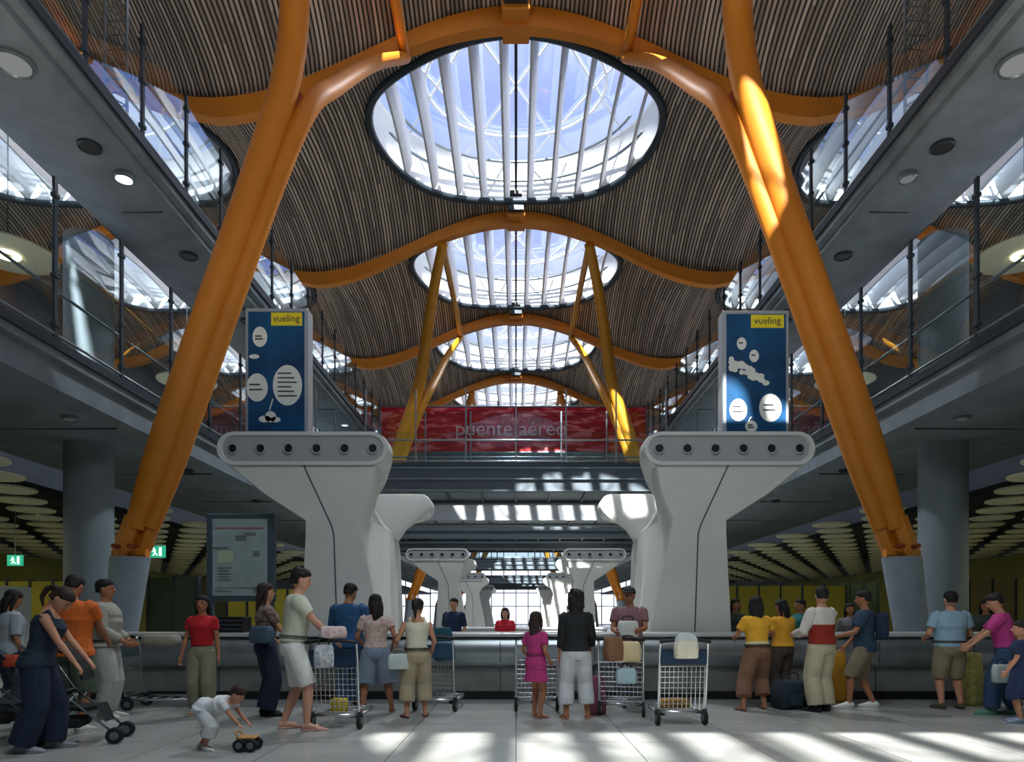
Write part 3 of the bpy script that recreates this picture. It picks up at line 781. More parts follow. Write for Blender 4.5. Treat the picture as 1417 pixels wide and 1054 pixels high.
link('plan_print', bm, mat('map_ink', '#6e7f7c', .6), b)
for x in (-.55, .55):
    bm = bmesh.new(); box(bm, x-.04, x+.04, .03, .11, 0, E+.3); link('leg', bm, SLATE, b)
# black slatted unit behind the counter
u = thing('speaker_cabinet', 'black cabinet with horizontal slats on the counter between red shirt and patterned blouse', 'cabinet', (-4.77, 11.25, 1.06))
bm = bmesh.new(); box(bm, -.28, .28, 0, .35, 0, .26); bevel(bm, .01, 1); link('body', bm, BLACK, u)
bm = bmesh.new()
for i in range(3): box(bm, -.26, .26, -.015, 0.002, .05+i*.07, .062+i*.07)
link('slat', bm, STEEL, u)

# green exit signs
GREEN = mat('exit_green', '#2fb58c', .5, emit=.5)
for px, py, d, lb in ((20, 775, 17.8, 'small green exit sign at the far left under the disc ceiling'), (216, 763, 16.0, 'small green exit sign beside the foot of the left orange column')):
    e = thing('exit_sign', lb, 'sign', ((px-714)*d/F, d, E+(853-py)*d/F))
    bm = bmesh.new(); box(bm, -.2, .2, 0, .06, -.14, .14); bevel(bm, .008, 1); link('case', bm, GREEN, e)
    bm = bmesh.new(); ell(bm, (-.05, -.005, .07), .025, .008, .025, 8, 6); tube(bm, [(-.05, -.008, .04), (-.02, -.008, -.02), (-.07, -.008, -.09)], .016, 6); tube(bm, [(-.02, -.008, -.02), (.03, -.008, -.09)], .014, 6); tube(bm, [(-.1, -.008, .0), (.0, -.008, .03)], .012, 6); box(bm, .07, .13, -.01, 0, -.1, .1)
    link('running_figure', bm, mat('sign_white', '#eafff4', .5, emit=.8), e)
    bm = bmesh.new(); tube(bm, [(0, .03, .14), (0, .03, (3.52 if px < 100 else 3.90)-(853-py)*d/F)], .012, 6); link('hanger', bm, STEEL, e)

# things at the back of the side halls: partitions, cabinets and panels
YP = mat('yellow_panel', '#a89c2e', .6); TEALD = mat('dark_green_panel', '#27402f', .6); PALEG = mat('pale_panel', '#aeb8b2', .6)
for i, (x, y, w_, h_, m, lb) in enumerate(((-13.2, 19, 3.2, 2.3, YP, 'tall yellow green partition in the left side hall behind the man in white'), (-10.3, 20.5, 1.5, 2.5, TEALD, 'dark green partition in the left side hall beside the map board'), (-8.0, 22, 2.6, 2.2, YP, 'yellow green partition behind the map board'),
        (9.3, 24, 4.6, 2.4, YP, 'long yellow green partition in the right side hall behind the woman in yellow'), (14.6, 22, 3.0, 2.5, mat('tan_panel', '#7a6d4c', .6), 'tan partition in the right side hall behind the light blue shirt'), (13.0, 26.0, 1.6, 2.6, TEALD, 'dark green partition in the right side hall beside the pillar'))):
    t_ = thing('partition', lb, 'partition', (x, y, 0))
    bm = bmesh.new(); box(bm, -w_/2, w_/2, 0, .12, .08, h_); link('panel', bm, m, t_)
    bm = bmesh.new()
    for q in range(int(w_/.8)+2):
        xx = -w_/2+w_*q/(int(w_/.8)+1); box(bm, xx-.03, xx+.03, -.03, .15, 0, h_+.05)
    link('stud', bm, DARK, t_)
k_ = thing('white_kiosk', 'pale kiosk with dark doorway at the far left edge', 'kiosk', (-12.1, 14.8, 0))
bm = bmesh.new(); box(bm, -.9, .9, 0, 1.0, 0, 2.0); bevel(bm, .02, 1); link('body', bm, PALEG, k_)
bm = bmesh.new(); box(bm, -.2, .35, -.02, .01, 0, 1.75); link('doorway', bm, BLACK, k_)
bm = bmesh.new(); box(bm, .45, .8, -.03, .0, 1.3, 1.8); link('notice', bm, PALE, k_)
# ------------------------------------------------------------ people
def remeshed(name, bm, voxel, m, parent, sm_it=3):
    bmesh.ops.recalc_face_normals(bm, faces=bm.faces)
    me = bpy.data.meshes.new('t'); bm.to_mesh(me); bm.free()
    t = bpy.data.objects.new('t', me); COL.objects.link(t)
    r = t.modifiers.new('r', 'REMESH'); r.mode = 'VOXEL'; r.voxel_size = voxel; r.use_smooth_shade = True
    if sm_it:
        s = t.modifiers.new('s', 'SMOOTH'); s.iterations = sm_it; s.factor = .5
    bpy.context.view_layer.update()
    ne = bpy.data.meshes.new_from_object(t.evaluated_get(bpy.context.evaluated_depsgraph_get()))
    bpy.data.objects.remove(t); bpy.data.meshes.remove(me)
    ne.name = name; ne.materials.clear(); ne.materials.append(m)
    for p in ne.polygons: p.use_smooth = True
    o = bpy.data.objects.new(name, ne); COL.objects.link(o); o.parent = parent
    return o
def ik(a, t, l1, l2, pole):
    d = t-a; L = d.length; mx = (l1+l2)*.998
    if L > mx: t = a+d.normalized()*mx; d = t-a; L = mx
    u = d.normalized(); x = (l1*l1-l2*l2+L*L)/(2*L); h = math.sqrt(max(0, l1*l1-x*x))
    p = pole-u*pole.dot(u)
    p = p.normalized() if p.length > 1e-5 else Vector((0, 1, 0))
    return a+u*x+p*h, t
SKINS = {'light': mat('skin_light', '#c08a6c', .55, noise=.05, scale=20), 'tan': mat('skin_tan', '#a46e4e', .55, noise=.05, scale=20), 'pale': mat('skin_pale', '#cf9a80', .55, noise=.05, scale=20)}
HAIRM = {'black': mat('hair_black', '#0d0a09', .75, noise=.3, scale=60, bump=.5), 'brown': mat('hair_brown', '#2a1a12', .75, noise=.3, scale=60, bump=.5)}
EYE = mat('eye_dark', '#1d1410', .3); LIPM = mat('lips', '#8d4a3e', .5)
_cl = {}
def cloth(c, pattern=None):
    key = c+str(pattern)
    if key not in _cl: _cl[key] = mat('cloth_%d' % len(_cl), c, .85, noise=.1 if not pattern else .5, scale=9 if not pattern else 22, bump=.35, col2=pattern)
    return _cl[key]
def person(label, x, y, H, head=0., **k):
    g = k.get
    fem = g('fem', False); fat = g('fat', 1.); hs = g('hs', 1.); lean = math.radians(g('lean', 0)); side = math.radians(g('tilt', 0))
    root = thing('person', label, 'person', (x, y, 0), math.radians(head))
    if g('group'): root['group'] = g('group')
    feet = g('feet', ((-.055, 0), (.055, 0)))   # left, right
    hipz = .52*g('hipk', 1.)
    for i, f in enumerate(feet):
        hx = abs(f[0]-(-.05 if i == 0 else .05)); hh = math.hypot(hx, f[1]); hipz = min(hipz, .043+math.sqrt(max(.01, .477**2-hh*hh)))
    hp = Vector((0, g('hipy', 0.), hipz)); dz = hipz-.52
    def T(p, full=False):
        p = Vector(p); f = 1. if full else sm((p.z-.50)/.09)
        q = p-Vector((0, 0, .52)); q = Matrix.Rotation(side*f, 3, 'Y') @ (Matrix.Rotation(-lean*f, 3, 'X') @ q)
        return hp+q
    S = lambda v: v*H
    sw = (.094 if fem else .108)*g('sh', 1.)
    tor = [(.455, .05, .05, 0), (.485, .086*fat, .062, -.006), (.525, .094 if fem else .088, .068, -.01), (.56, .086, .062, -.005), (.60, .070 if fem else .08, .054, 0), (.65, .072 if fem else .082, .056, .003), (.70, .08 if fem else .09, .062, .006), (.75, .088 if fem else .1, .064+(.01 if fem else 0), .008), (.785, .092 if fem else .105, .056, .002), (.81, .082 if fem else .092, .044, -.004), (.832, .05, .036, -.006)]
    def ell_ring(c, ax, ay, n=20, tf=T, sq=1.0, full=False):
        out = []
        for i in range(n):
            th = 2*PI*i/n; cx, sy = math.cos(th), math.sin(th)
            out.append(S(tf((c[0]+ax*abs(cx)**sq*(1 if cx > 0 else -1), c[1]+ay*abs(sy)**sq*(1 if sy > 0 else -1), c[2]))))
        return out
    def torso_rings(z0, z1, inf, flare=0.):
        out = []; zs = [t[0] for t in tor]
        def at(z):
            z = max(zs[0], min(zs[-1], z))
            for a_, b_ in zip(tor, tor[1:]):
                if a_[0] <= z <= b_[0]+1e-9:
                    t = (z-a_[0])/(b_[0]-a_[0]); return [a_[i]+(b_[i]-a_[i])*t for i in (1, 2, 3)]
        n = 12
        for i in range(n+1):
            z = z0+(z1-z0)*i/n; wx, wy, oy = at(z)
            if z < .53: wx, wy = max(wx, .088*fat), max(wy, .062)
            fl = flare*max(0, (z1-.2-z)/max(.05, (z1-.2-z0)))
            bf = fat if z < .72 else 1+(fat-1)*.4
            out.append(ell_ring((0, oy+(fat-1)*.05*(1 if .5 < z < .7 else 0), z), wx*bf+inf+fl, wy*(bf+(fat-1)*.5)+inf+fl, 20, sq=.9))
        return out
    # joints
    sh = [T((-sw, -.002, .797), True), T((sw, -.002, .797), True)]
    hipj = [hp+Vector((-.048, 0, -.005)), hp+Vector((.048, 0, -.005))]
    hands = list(g('hands', (None, None)))
    arms = []
    for i in (0, 1):
        sg = -1 if i == 0 else 1
        t = Vector(hands[i]) if hands[i] is not None else sh[i]+Vector((sg*.035, .035, -.292))
        el, wr = ik(sh[i], t, .163, .142, Vector((sg*g('elb', .45), -1, -.25)))
        arms.append((sh[i], el, wr))
    legs = []
    for i in (0, 1):
        sg = -1 if i == 0 else 1; f = feet[i]; lift = f[2] if len(f) > 2 else 0
        an = Vector((f[0], f[1], .043+lift)); kn, an = ik(hipj[i], an, .245, .236, Vector((sg*.15, 1, 0)))
        toe = g('toes', (12, 12))[i]; td = Vector((math.sin(math.radians(toe))*sg, math.cos(math.radians(toe)), 0))
        legs.append((hipj[i], kn, an, td))
    # ---- body
    bm = bmesh.new()
    rs = []
    for z, wx, wy, oy in tor: rs.append(ell_ring((0, oy, z), wx*(fat if z < .72 else 1), wy*fat, 20, sq=.92))
    for z, r, oy in ((.85, .034, -.004), (.872, .031, .004), (.90, .033, .01)): rs.append(ell_ring((0, oy, z), r, r*1.05, 20))
    rings(bm, rs)
    lk = .9 if fem else 1.
    for a_, e_, w_ in arms:
        pts = [a_+(Vector((0, 0, .85))*0), a_.lerp(e_, .25), a_.lerp(e_, .6), e_, e_.lerp(w_, .25), e_.lerp(w_, .65), w_]
        tube(bm, [S(p) for p in pts], [S(q*lk*(1+(fat-1)*.4)) for q in (.031, .029, .025, .021, .0225, .018, .0145)], 12)
    for h_, k_, a_, td in legs:
        pts = [h_+Vector((0, 0, .02)), h_.lerp(k_, .25), h_.lerp(k_, .65), k_, k_.lerp(a_, .28), k_.lerp(a_, .65), a_, a_-Vector((0, 0, .02))]
        tube(bm, [S(p) for p in pts], [S(q*(1+(fat-1)*.5)) for q in (.054, .05, .041, .031, .034, .025, .0195, .021)], 12, up=(0, 1, 0))
        fo = [a_-td*.028+Vector((0, 0, -.018)), a_+td*.02+Vector((0, 0, -.018)), a_+td*.065+Vector((0, 0, -.027)), a_+td*.108+Vector((0, 0, -.034))]
        tube(bm, [S(p) for p in fo], [(S(.02), S(.018)), (S(.022), S(.021)), (S(.014), S(.025)), (S(.008), S(.019))], 10)
    # hands: palm, four fingers of unequal length, thumb from the side
    curl = g('curl', 28)
    for i, (a_, e_, w_) in enumerate(arms):
        d = (w_-e_).normalized(); inward = Vector((1 if i == 0 else -1, .25, 0)); nrm = (inward-d*inward.dot(d))
        nrm = nrm.normalized() if nrm.length > .1 else Vector((0, 1, 0))
        if g('palms') == 'down': nrm = Vector((0, 0, -1))-d*(-d.z); nrm = nrm.normalized() if nrm.length > .1 else Vector((0, 1, 0))
        sd = d.cross(nrm).normalized()
        if sd.y < 0 and abs(d.z) > .5: sd = -sd
        p0 = w_; p1 = w_+d*.052
        fr = []
        for q, wd, th in ((-.004, .013, .012), (.015, .017, .012), (.035, .022, .011), (.052, .021, .009)):
            c = w_+d*q; fr.append([S(c+sd*wd*math.cos(2*PI*j/12)+nrm*th*math.sin(2*PI*j/12)) for j in range(12)])
        rings(bm, fr)
        for j, (off, ln) in enumerate(((.0165, .038), (.0055, .044), (-.0055, .041), (-.0165, .031))):
            p = w_+d*.048+sd*off; dd = d.copy(); ch = [p]
            for s_ in range(3):
                dd = (Matrix.Rotation(math.radians(curl+6*j), 3, d.cross(nrm).normalized()) @ dd) if s_ or curl > 40 else dd
                p = p+dd*ln*(.45, .32, .26)[s_]; ch.append(p)
            tube(bm, [S(c) for c in ch], [S(.0052), S(.005), S(.0046), S(.0038)], 8)
        t0 = w_+d*.014+sd*.012; t1 = t0+(d*.6+sd*.75+nrm*.3).normalized()*.024; t2 = t1+(d*.85+sd*.2+nrm*.45).normalized()*.022
        tube(bm, [S(t0), S(t1), S(t2)], [S(.0075), S(.006), S(.0048)], 8)
    # head
    yaw, pit = [math.radians(v) for v in g('look', (0, 0))]
    nb = (0, -.002, .868)
    HR = Matrix.Rotation(-yaw, 3, 'Z') @ Matrix.Rotation(-pit, 3, 'X')
    def Hd(v):
        v = Vector(v); v = Vector((v.x*hs, v.y*hs, v.z*hs)); return T(Vector(nb)+HR @ v, True)
    prof = [(-.004, .018, .02, .022), (.008, .028, .032, .016), (.02, .036, .044, .011), (.035, .041, .05, .007), (.055, .0445, .054, .003), (.075, .046, .057, 0), (.095, .045, .057, -.002), (.112, .039, .05, -.003), (.124, .027, .036, -.003), (.131, .01, .014, -.003)]
    rings(bm, [[S(Hd((wx*math.cos(2*PI*j/20), oy+wy*math.sin(2*PI*j/20), z))) for j in range(20)] for z, wx, wy, oy in prof])
    HRT = Matrix.Rotation(side, 3, 'Y') @ Matrix.Rotation(-lean, 3, 'X') @ HR
    tube(bm, [S(Hd((0, .053, .075))), S(Hd((0, .066, .052))), S(Hd((0, .054, .046)))], [S(.005*hs), S(.0095*hs), S(.006*hs)], 8)
    for sx in (-1, 1): ell(bm, S(Hd((sx*.046, -.004, .062))), S(.007*hs), S(.012*hs), S(.019*hs), 8, 6, HRT)
    rings(bm, [[S(Hd((.016*math.cos(2*PI*j/10), .046+.008*math.sin(2*PI*j/10), z))) for j in range(10)] for z in (.028, .036)])
    vox = max(.0062, .0068*H/1.7)
    body = remeshed('body', bm, vox, SKINS[g('skin', 'tan')], root, 1)
    # face details
    bm = bmesh.new()
    for sx in (-1, 1): ell(bm, S(Hd((sx*.018, .0515, .068))), S(.0075*hs), S(.005*hs), S(.0036*hs), 8, 6, HRT)
    link('eyes', bm, EYE, body, True)
    bm = bmesh.new(); ell(bm, S(Hd((0, .0555, .032))), S(.014*hs), S(.005*hs), S(.0036*hs), 8, 6, HRT); link('mouth', bm, LIPM, body, True)
    bm = bmesh.new()
    for sx in (-1, 1): ell(bm, S(Hd((sx*.018, .0525, .079))), S(.011*hs), S(.004*hs), S(.002*hs), 8, 6, HRT)
    link('eyebrows', bm, HAIRM[g('hairc', 'black')], body, True)
    # ---- hair
    st = g('hair', 'short'); bm = bmesh.new(); hb = [(.06, .044, .04, -.022), (.078, .05, .053, -.012), (.098, .0515, .06, -.006), (.116, .046, .056, -.004), (.131, .034, .042, -.004), (.14, .015, .02, -.004)]
    if st != 'short': hb = [(.03, .042, .034, -.03)]+hb
    else: hb = [(.038, .036, .03, -.032)]+hb
    if st != 'bald': rings(bm, [[S(Hd((wx*1.03*math.cos(2*PI*j/20), oy+wy*1.03*math.sin(2*PI*j/20), z))) for j in range(20)] for z, wx, wy, oy in hb])
    def Hh(v, drop=0):  # follows the head at the top, hangs straight lower down
        p = Hd(v); return p+Vector((0, 0, -drop))
    if st == 'bushy':
        for j in range(34):
            th = random.uniform(PI*.85, PI*2.15); z = random.uniform(-.02, .1); ell(bm, S(Hd((.047*math.cos(th), -.015+.05*math.sin(th), z))), S(.019), S(.019), S(.019), 8, 6)
    if st in ('long', 'bob', 'bushy'):
        L_ = .16 if st == 'long' else .07
        c0 = Hh((0, -.03, .08)); ps = [c0, Hh((0, -.045, .03)), Hh((0, -.05, 0), .02), Hh((0, -.052, 0), .02+L_*.6), Hh((0, -.05, 0), .02+L_)]
        tube(bm, [S(p) for p in ps], [(S(.03), S(.048)), (S(.026), S(.052)), (S(.022), S(.05)), (S(.018), S(.046)), (S(.008), S(.03))], 14, up=HRT @ Vector((0, 1, 0)))
        for sx in (-1, 1): tube(bm, [S(Hh((sx*.042, -.005, .1))), S(Hh((sx*.051, -.004, .06))), S(Hh((sx*.052, -.012, .015))), S(Hh((sx*.046, -.02, 0), .02+L_*.25))], [S(.012), S(.014), S(.014), S(.007)], 8)
    if st == 'pony':
        tube(bm, [S(Hh((0, -.05, .085))), S(Hh((0, -.085, .08))), S(Hh((0, -.1, .04))), S(Hh((0, -.095, 0), .02)), S(Hh((0, -.085, 0), .07))], [S(.013), S(.018), S(.018), S(.014), S(.005)], 10)
    if st == 'bun':
        ell(bm, S(Hd((0, -.07, .085))), S(.024), S(.022), S(.024), 12, 8)
    if st in ('curly', 'bushy'):
        for j in range(26):
            th = random.uniform(0, 2*PI); z = random.uniform(.06, .135)
            if math.sin(th) > .45 and z < .1: continue
            rr = .048 if z < .11 else .034
            ell(bm, S(Hd((rr*math.cos(th), -.01+rr*math.sin(th), z))), S(.014), S(.014), S(.014), 8, 6)
    if st == 'cap':
        pass
    hair = remeshed('hair', bm, vox, HAIRM[g('hairc', 'black')], root, 1)
    if st == 'cap':
        bm = bmesh.new(); rings(bm, [[S(Hd((wx*1.1*math.cos(2*PI*j/20), oy+wy*1.1*math.sin(2*PI*j/20), z))) for j in range(20)] for z, wx, wy, oy in hb[2:]])
        rings(bm, [[S(Hd((.045*math.cos(PI*j/9), .035+q*math.sin(PI*j/9), zz))) for j in range(10)]+[S(Hd((.03*(1-2*j/5), .01, zz))) for j in range(1, 5)] for q, zz in ((.062, .098), (.062, .104))])
        remeshed('cap', bm, vox, cloth(g('capc', '#22322c')), root, 1)
    # ---- shirt
    s_ = g('shirt')
    if s_:
        col_, z0, slv, loose = s_[:4]; pat = s_[4] if len(s_) > 4 else None
        bm = bmesh.new(); R_ = torso_rings(z0, .826, .009+loose, g('flare', 0.))
        if slv > 0: R_.append(ell_ring((0, -.006, .838), .047, .04))
        else: R_ = torso_rings(z0, .80, .008+loose, g('flare', 0.))
        rings(bm, R_)
        if slv == 0:
            for sx in (-1, 1): tube(bm, [S(T((sx*.055, .045, .78), True)), S(T((sx*.052, .0, .838), True)), S(T((sx*.055, -.05, .78), True))], [(S(.012), S(.02))]*3, 8)
        for a_, e_, w_ in arms:
            if slv <= 0: break
            chain = [a_+(T((0, 0, .83), True)-a_)*.18, a_, a_.lerp(e_, .5), e_, e_.lerp(w_, .5), w_]; cum = [-.05, 0, .5, 1, 1.5, 2]
            r_ = [.034, .038, .036, .03, .028, .022]
            pts = []; rr = []
            for c_, t_, q in zip(chain, cum, r_):
                if t_ < slv: pts.append(c_); rr.append(q+loose*.6)
            j = int(slv*2)/2; f = (slv-j)*2
            for c1, c2, t1 in zip(chain[1:], chain[2:], cum[1:]):
                if t1 < slv <= t1+.5: pts.append(c1.lerp(c2, (slv-t1)*2)); rr.append(.033-.006*slv+loose*.6+(.004 if slv < 1 else 0)); break
            tube(bm, [S(p) for p in pts], [S(q*(.92 if fem else 1)) for q in rr], 12)
        remeshed('shirt', bm, vox*1.1, cloth(col_, pat), root, 2)
    # ---- second colour band on the shirt
    bd = g('band')
    if bd:
        bm = bmesh.new(); rings(bm, torso_rings(bd[1], bd[2], .013+(s_[3] if s_ else 0), 0)); remeshed('shirt_band', bm, vox*1.1, cloth(bd[0]), root, 1)
    # ---- trousers, shorts or skirt
    t_ = g('legs')
    if t_:
        col_, ln, w0, w1 = t_[:4]  # ln: 1 knee, 2 ankle; w1 extra radius at the hem
        bm = bmesh.new()
        R_ = []
        for z, wx, wy in ((.462, .08, .058), (.49, .093, .07), (.525, .1, .075), (.56, .092, .068), (.585, .086, .062)):
            R_.append(ell_ring((0, -.006, z), wx*fat+w0*.6, wy*(1+(fat-1)*1.5)+w0*.6, 20, sq=.92))
        rings(bm, R_)
        for h_, k_, a_, td in legs:
            chain = [h_+Vector((0, 0, .03)), h_, h_.lerp(k_, .5), k_, k_.lerp(a_, .5), a_.lerp(k_, .02)]; cum = [-.1, 0, .5, 1, 1.5, 2]; r_ = [.05, .058, .052, .041, .04, .03]
            pts = []; rr = []
            for c_, tt, q in zip(chain, cum, r_):
                if tt < ln-.02: pts.append(c_); rr.append((q+w0)*(1+(fat-1)*.5)+(w1*max(0, tt)/ln))
            for c1, c2, t1 in zip(chain[1:], chain[2:], cum[1:]):
                if t1 < ln <= t1+.5:
                    f = (ln-t1)*2; i1 = cum.index(t1); q = r_[i1]+(r_[i1+1]-r_[i1])*f; pts.append(c1.lerp(c2, f)); rr.append(q+w0+w1); break
            tube(bm, [S(p) for p in pts], [S(q) for q in rr], 14, up=(0, 1, 0))
        remeshed('shorts' if ln < 1.3 else 'trousers', bm, vox*1.1, cloth(col_, t_[4] if len(t_) > 4 else None), root, 2)
    sk = g('skirt')
    if sk:
        bm = bmesh.new(); R_ = []
        for j in range(9):
            z = .6-(.6-sk[1])*j/8; f = j/8; q = hp.z-.52
            rr = [Vector((0, 0, 0))]; ring_ = []
            for i in range(20):
                th = 2*PI*i/20; fl = 1+.06*math.sin(th*6)*f
                p = Vector(((.078+.05*f+sk[2]*f)*math.cos(th)*fl, -.004+(.06+.04*f+sk[2]*f)*math.sin(th)*fl, z+q)); ring_.append(S(p))
            R_.append(ring_)
        rings(bm, R_); remeshed('skirt', bm, vox*1.1, cloth(sk[0]), root, 2)
    # ---- belt or strap
    bl = g('belt')
    if bl:
        bm = bmesh.new(); z = bl[1]; inf = .014+(s_[3] if s_ and z > s_[1] else (t_[2]*.6+.006 if t_ else 0)); R_ = torso_rings(z, z+bl[2], inf+.004); rings(bm, R_); link('belt', bm, mat('leather_dark', '#2a2622', .5) if bl[0] == '' else cloth(bl[0]), root, True)
    # ---- shoes
    sc_ = g('shoes', ('#2a211c', 'shoe'))
    if sc_:
        for h_, k_, a_, td in legs:
            bm = bmesh.new(); an = a_
            if sc_[1] == 'shoe':
                fo = [an-td*.036+Vector((0, 0, -.022)), an-td*.02+Vector((0, 0, -.014)), an+td*.015+Vector((0, 0, -.012)), an+td*.06+Vector((0, 0, -.023)), an+td*.112+Vector((0, 0, -.031)), an+td*.128+Vector((0, 0, -.035))]
                tube(bm, [S(p) for p in fo], [(S(.016), S(.014)), (S(.028), S(.023)), (S(.03), S(.026)), (S(.02), S(.029)), (S(.012), S(.024)), (S(.006), S(.01))], 12)
            side_ = Vector((td.y, -td.x, 0)); R_ = []
            for zz in (.0, .012):
                ring_ = []
                for i in range(16):
                    th = 2*PI*i/16; c_ = math.cos(th); ring_.append(S(Vector((an.x, an.y, an.z-.043+zz))+td*(.046+.086*c_)+side_*math.sin(th)*(.026+.006*c_)))
                R_.append(ring_)
            rings(bm, R_); o = link('sandal' if sc_[1] == 'sandal' else 'shoe', bm, cloth(sc_[0]), root, True)
            if sc_[1] == 'sandal':
                bs = bmesh.new(); tube(bs, [S(an+td*.07+side_*.028+Vector((0, 0, -.034))), S(an+td*.062+Vector((0, 0, -.008))), S(an+td*.07-side_*.028+Vector((0, 0, -.034)))], [(S(.004), S(.012))]*3, 8); link('strap', bs, cloth(sc_[0]), o, True)
    return root, dict(T=T, S=S, arms=arms, sh=sh, H=H, hp=hp)
def fl(px, py):
    """floor point under a pixel"""
    d = E*F/(py-853); return (px-714)*d/F, d
def FX(px, d): return (px-714)*d/F
def P(px, d): return FX(px, d), d
RL = None

# left group
person('woman in dark sleeveless top and wide navy jeans leaning over a stroller', FX(52, 6.75), 6.75, 1.67, -72, fem=True, lean=13, look=(10, 38), hair='pony', hairc='brown', skin='light',
       shirt=('#1d2b3c', .50, 0, .006), flare=.01, legs=('#14233c', 1.99, .012, .028), shoes=('#8a8f96', 'shoe'), hands=((-.07, .27, .485), (.12, .25, .475)), feet=((-.06, .06), (.07, -.06)), palms='down', fat=1.08)
person('man in orange shirt seen from behind with grey green shorts', FX(99, 7.75), 7.75, 1.80, 6, look=(5, 28), shirt=('#c8601c', .485, .55, .014), legs=('#4e5b4c', 1.1, .018, .02), shoes=('#c9c9c4', 'shoe'), hands=((-.12, .2, .58), (.12, .2, .58)), sh=1.05, fat=1.12, skin='tan')
person('man in pale shirt and white trousers standing in profile near the left plinth', FX(146, 8.9), 8.9, 1.80, -78, shirt=('#9c9c90', .52, 1.85, .014), legs=('#a9aaa6', 1.97, .012, .01), shoes=('#b9bab4', 'shoe'), belt=('', .555, .018), hands=((-.09, .13, .56), (.09, .14, .56)), fat=1.14, look=(0, 0), skin='tan')
person('woman in red top and khaki trousers facing the viewer', FX(280, 9.15), 9.15, 1.60, 182, fem=True, hair='bob', skin='tan', shirt=('#b3161c', .585, .5, .008), legs=('#807f6a', 1.9, .012, .012), shoes=('#a8a69c', 'sandal'), hands=((-.15, .03, .47), (.15, .05, .50)), feet=((-.07, .02), (.06, -.02)))
person('toddler in white clothes bending down to push a toy cart', FX(283, 6.8), 6.8, .86, -95, hs=1.45, lean=76, look=(0, -38), hair='short', hairc='brown', skin='light', hipk=.92, shirt=('#d3d6d8', .50, .6, .015), legs=('#cfd2d4', 1.5, .03, .015), shoes=('#c9ccc8', 'shoe'), hands=((-.09, .56, .20), (.10, .56, .20)), feet=((-.10, -.10), (.10, .06)), palms='down', fat=1.3)
person('woman in patterned blouse with a bag at her hip and dark jeans', FX(368, 9.1), 9.1, 1.76, -60, fem=True, hair='long', hairc='brown', skin='light', shirt=('#3e3434', .60, .7, .008, '#9a8478'), legs=('#15233a', 1.98, .012, .02), shoes=('#1b1b1d', 'shoe'), hands=((-.12, .1, .56), (.10, .2, .58)))
person('teenage boy in cream shirt and white shorts pushing a luggage trolley', -2.60, 7.98, 1.90, -74, lean=5, look=(-4, 8), hair='curly', hairc='black', skin='pale', shirt=('#c9ccb8', .55, .62, .012), legs=('#e4e6e0', 1.0, .008, .002), belt=('#54584c', .578, .012), shoes=('#d2a99c', 'sandal'), hands=((-.06, .25, .545), (.07, .25, .545)), feet=((-.06, -.06), (.06, .08)), palms='down', sh=.96)
person('man in blue shirt and jeans seen from behind', FX(483, 9.85), 9.85, 1.80, -14, look=(5, 20), shirt=('#28557f', .49, .9, .018), legs=('#2f4f6e', 1.97, .014, .012), hands=((-.13, .16, .60), (.12, .17, .60)), sh=1.08, fat=1.08)
person('woman with long dark hair, pale blouse and knee length denim skort', FX(520, 9.3), 9.3, 1.63, 12, fem=True, hair='long', skin='tan', look=(-18, 10), shirt=('#c7c4b8', .56, .55, .01, '#b98f88'), legs=('#7c8ba0', 1.12, .016, .03), shoes=('#c8c5ba', 'sandal'), hands=((-.13, .16, .60), (.14, .05, .56)), feet=((-.11, -.02), (.13, .02)))
person('woman in cream sleeveless top and beige trousers holding a shopping bag', FX(577, 8.95), 8.95, 1.56, 18, fem=True, hair='pony', skin='light', look=(20, 22), shirt=('#d2cfba', .575, 0, .008), legs=('#a79a7e', 1.62, .016, .014), shoes=('#3b3028', 'sandal'), belt=('', .573, .015), hands=((-.15, .14, .60), (.15, .12, .55)), feet=((-.085, 0), (.075, .03)))
person('distant man in navy clothes standing beyond the counter', FX(628, 14.6), 14.6, 1.71, 160, shirt=('#1a2b4a', .49, .9, .01), legs=('#26303c', 1.97, .012, .01), skin='light')
person('distant person in bright red top beyond the counter', FX(699, 14.2), 14.2, 1.50, 175, fem=True, hair='bob', hairc='brown', shirt=('#d02338', .40, .7, .012), legs=('#d8b3a8', 1.97, .012, .01), skin='pale')
person('girl in magenta dress standing in profile by a trolley', FX(742, 8.9), 8.9, 1.36, -40, fem=True, hs=1.12, hair='bob', hairc='brown', skin='tan', look=(-20, 0), shirt=('#b03474', .47, .6, .012), skirt=('#b03474', .355, .0), belt=('#7c2350', .60, .02), shoes=('#b0808a', 'sandal'), hands=((-.12, .08, .56), (.12, .06, .55)), feet=((-.045, .03), (.055, -.02)))
person('woman in black top and white jeans seen from behind', FX(797, 8.8), 8.8, 1.67, 4, fem=True, hair='bushy', skin='tan', look=(0, 10), shirt=('#15191d', .53, 1.6, .01), legs=('#c4c8cc', 1.72, .012, .012), shoes=('#c79a90', 'sandal'), hands=((-.12, .03, .49), (.13, .1, .52)), feet=((-.075, 0), (.095, .02)), fat=1.04)
person('man in dusty pink shirt and dark cap behind a loaded trolley', FX(871, 10.3), 10.3, 1.76, 168, hair='cap', shirt=('#8a6468', .49, .62, .014), legs=('#4a4a48', 1.97, .012, .01), hands=((-.09, .2, .64), (.1, .19, .62)), look=(5, 8), fat=1.08, skin='tan')
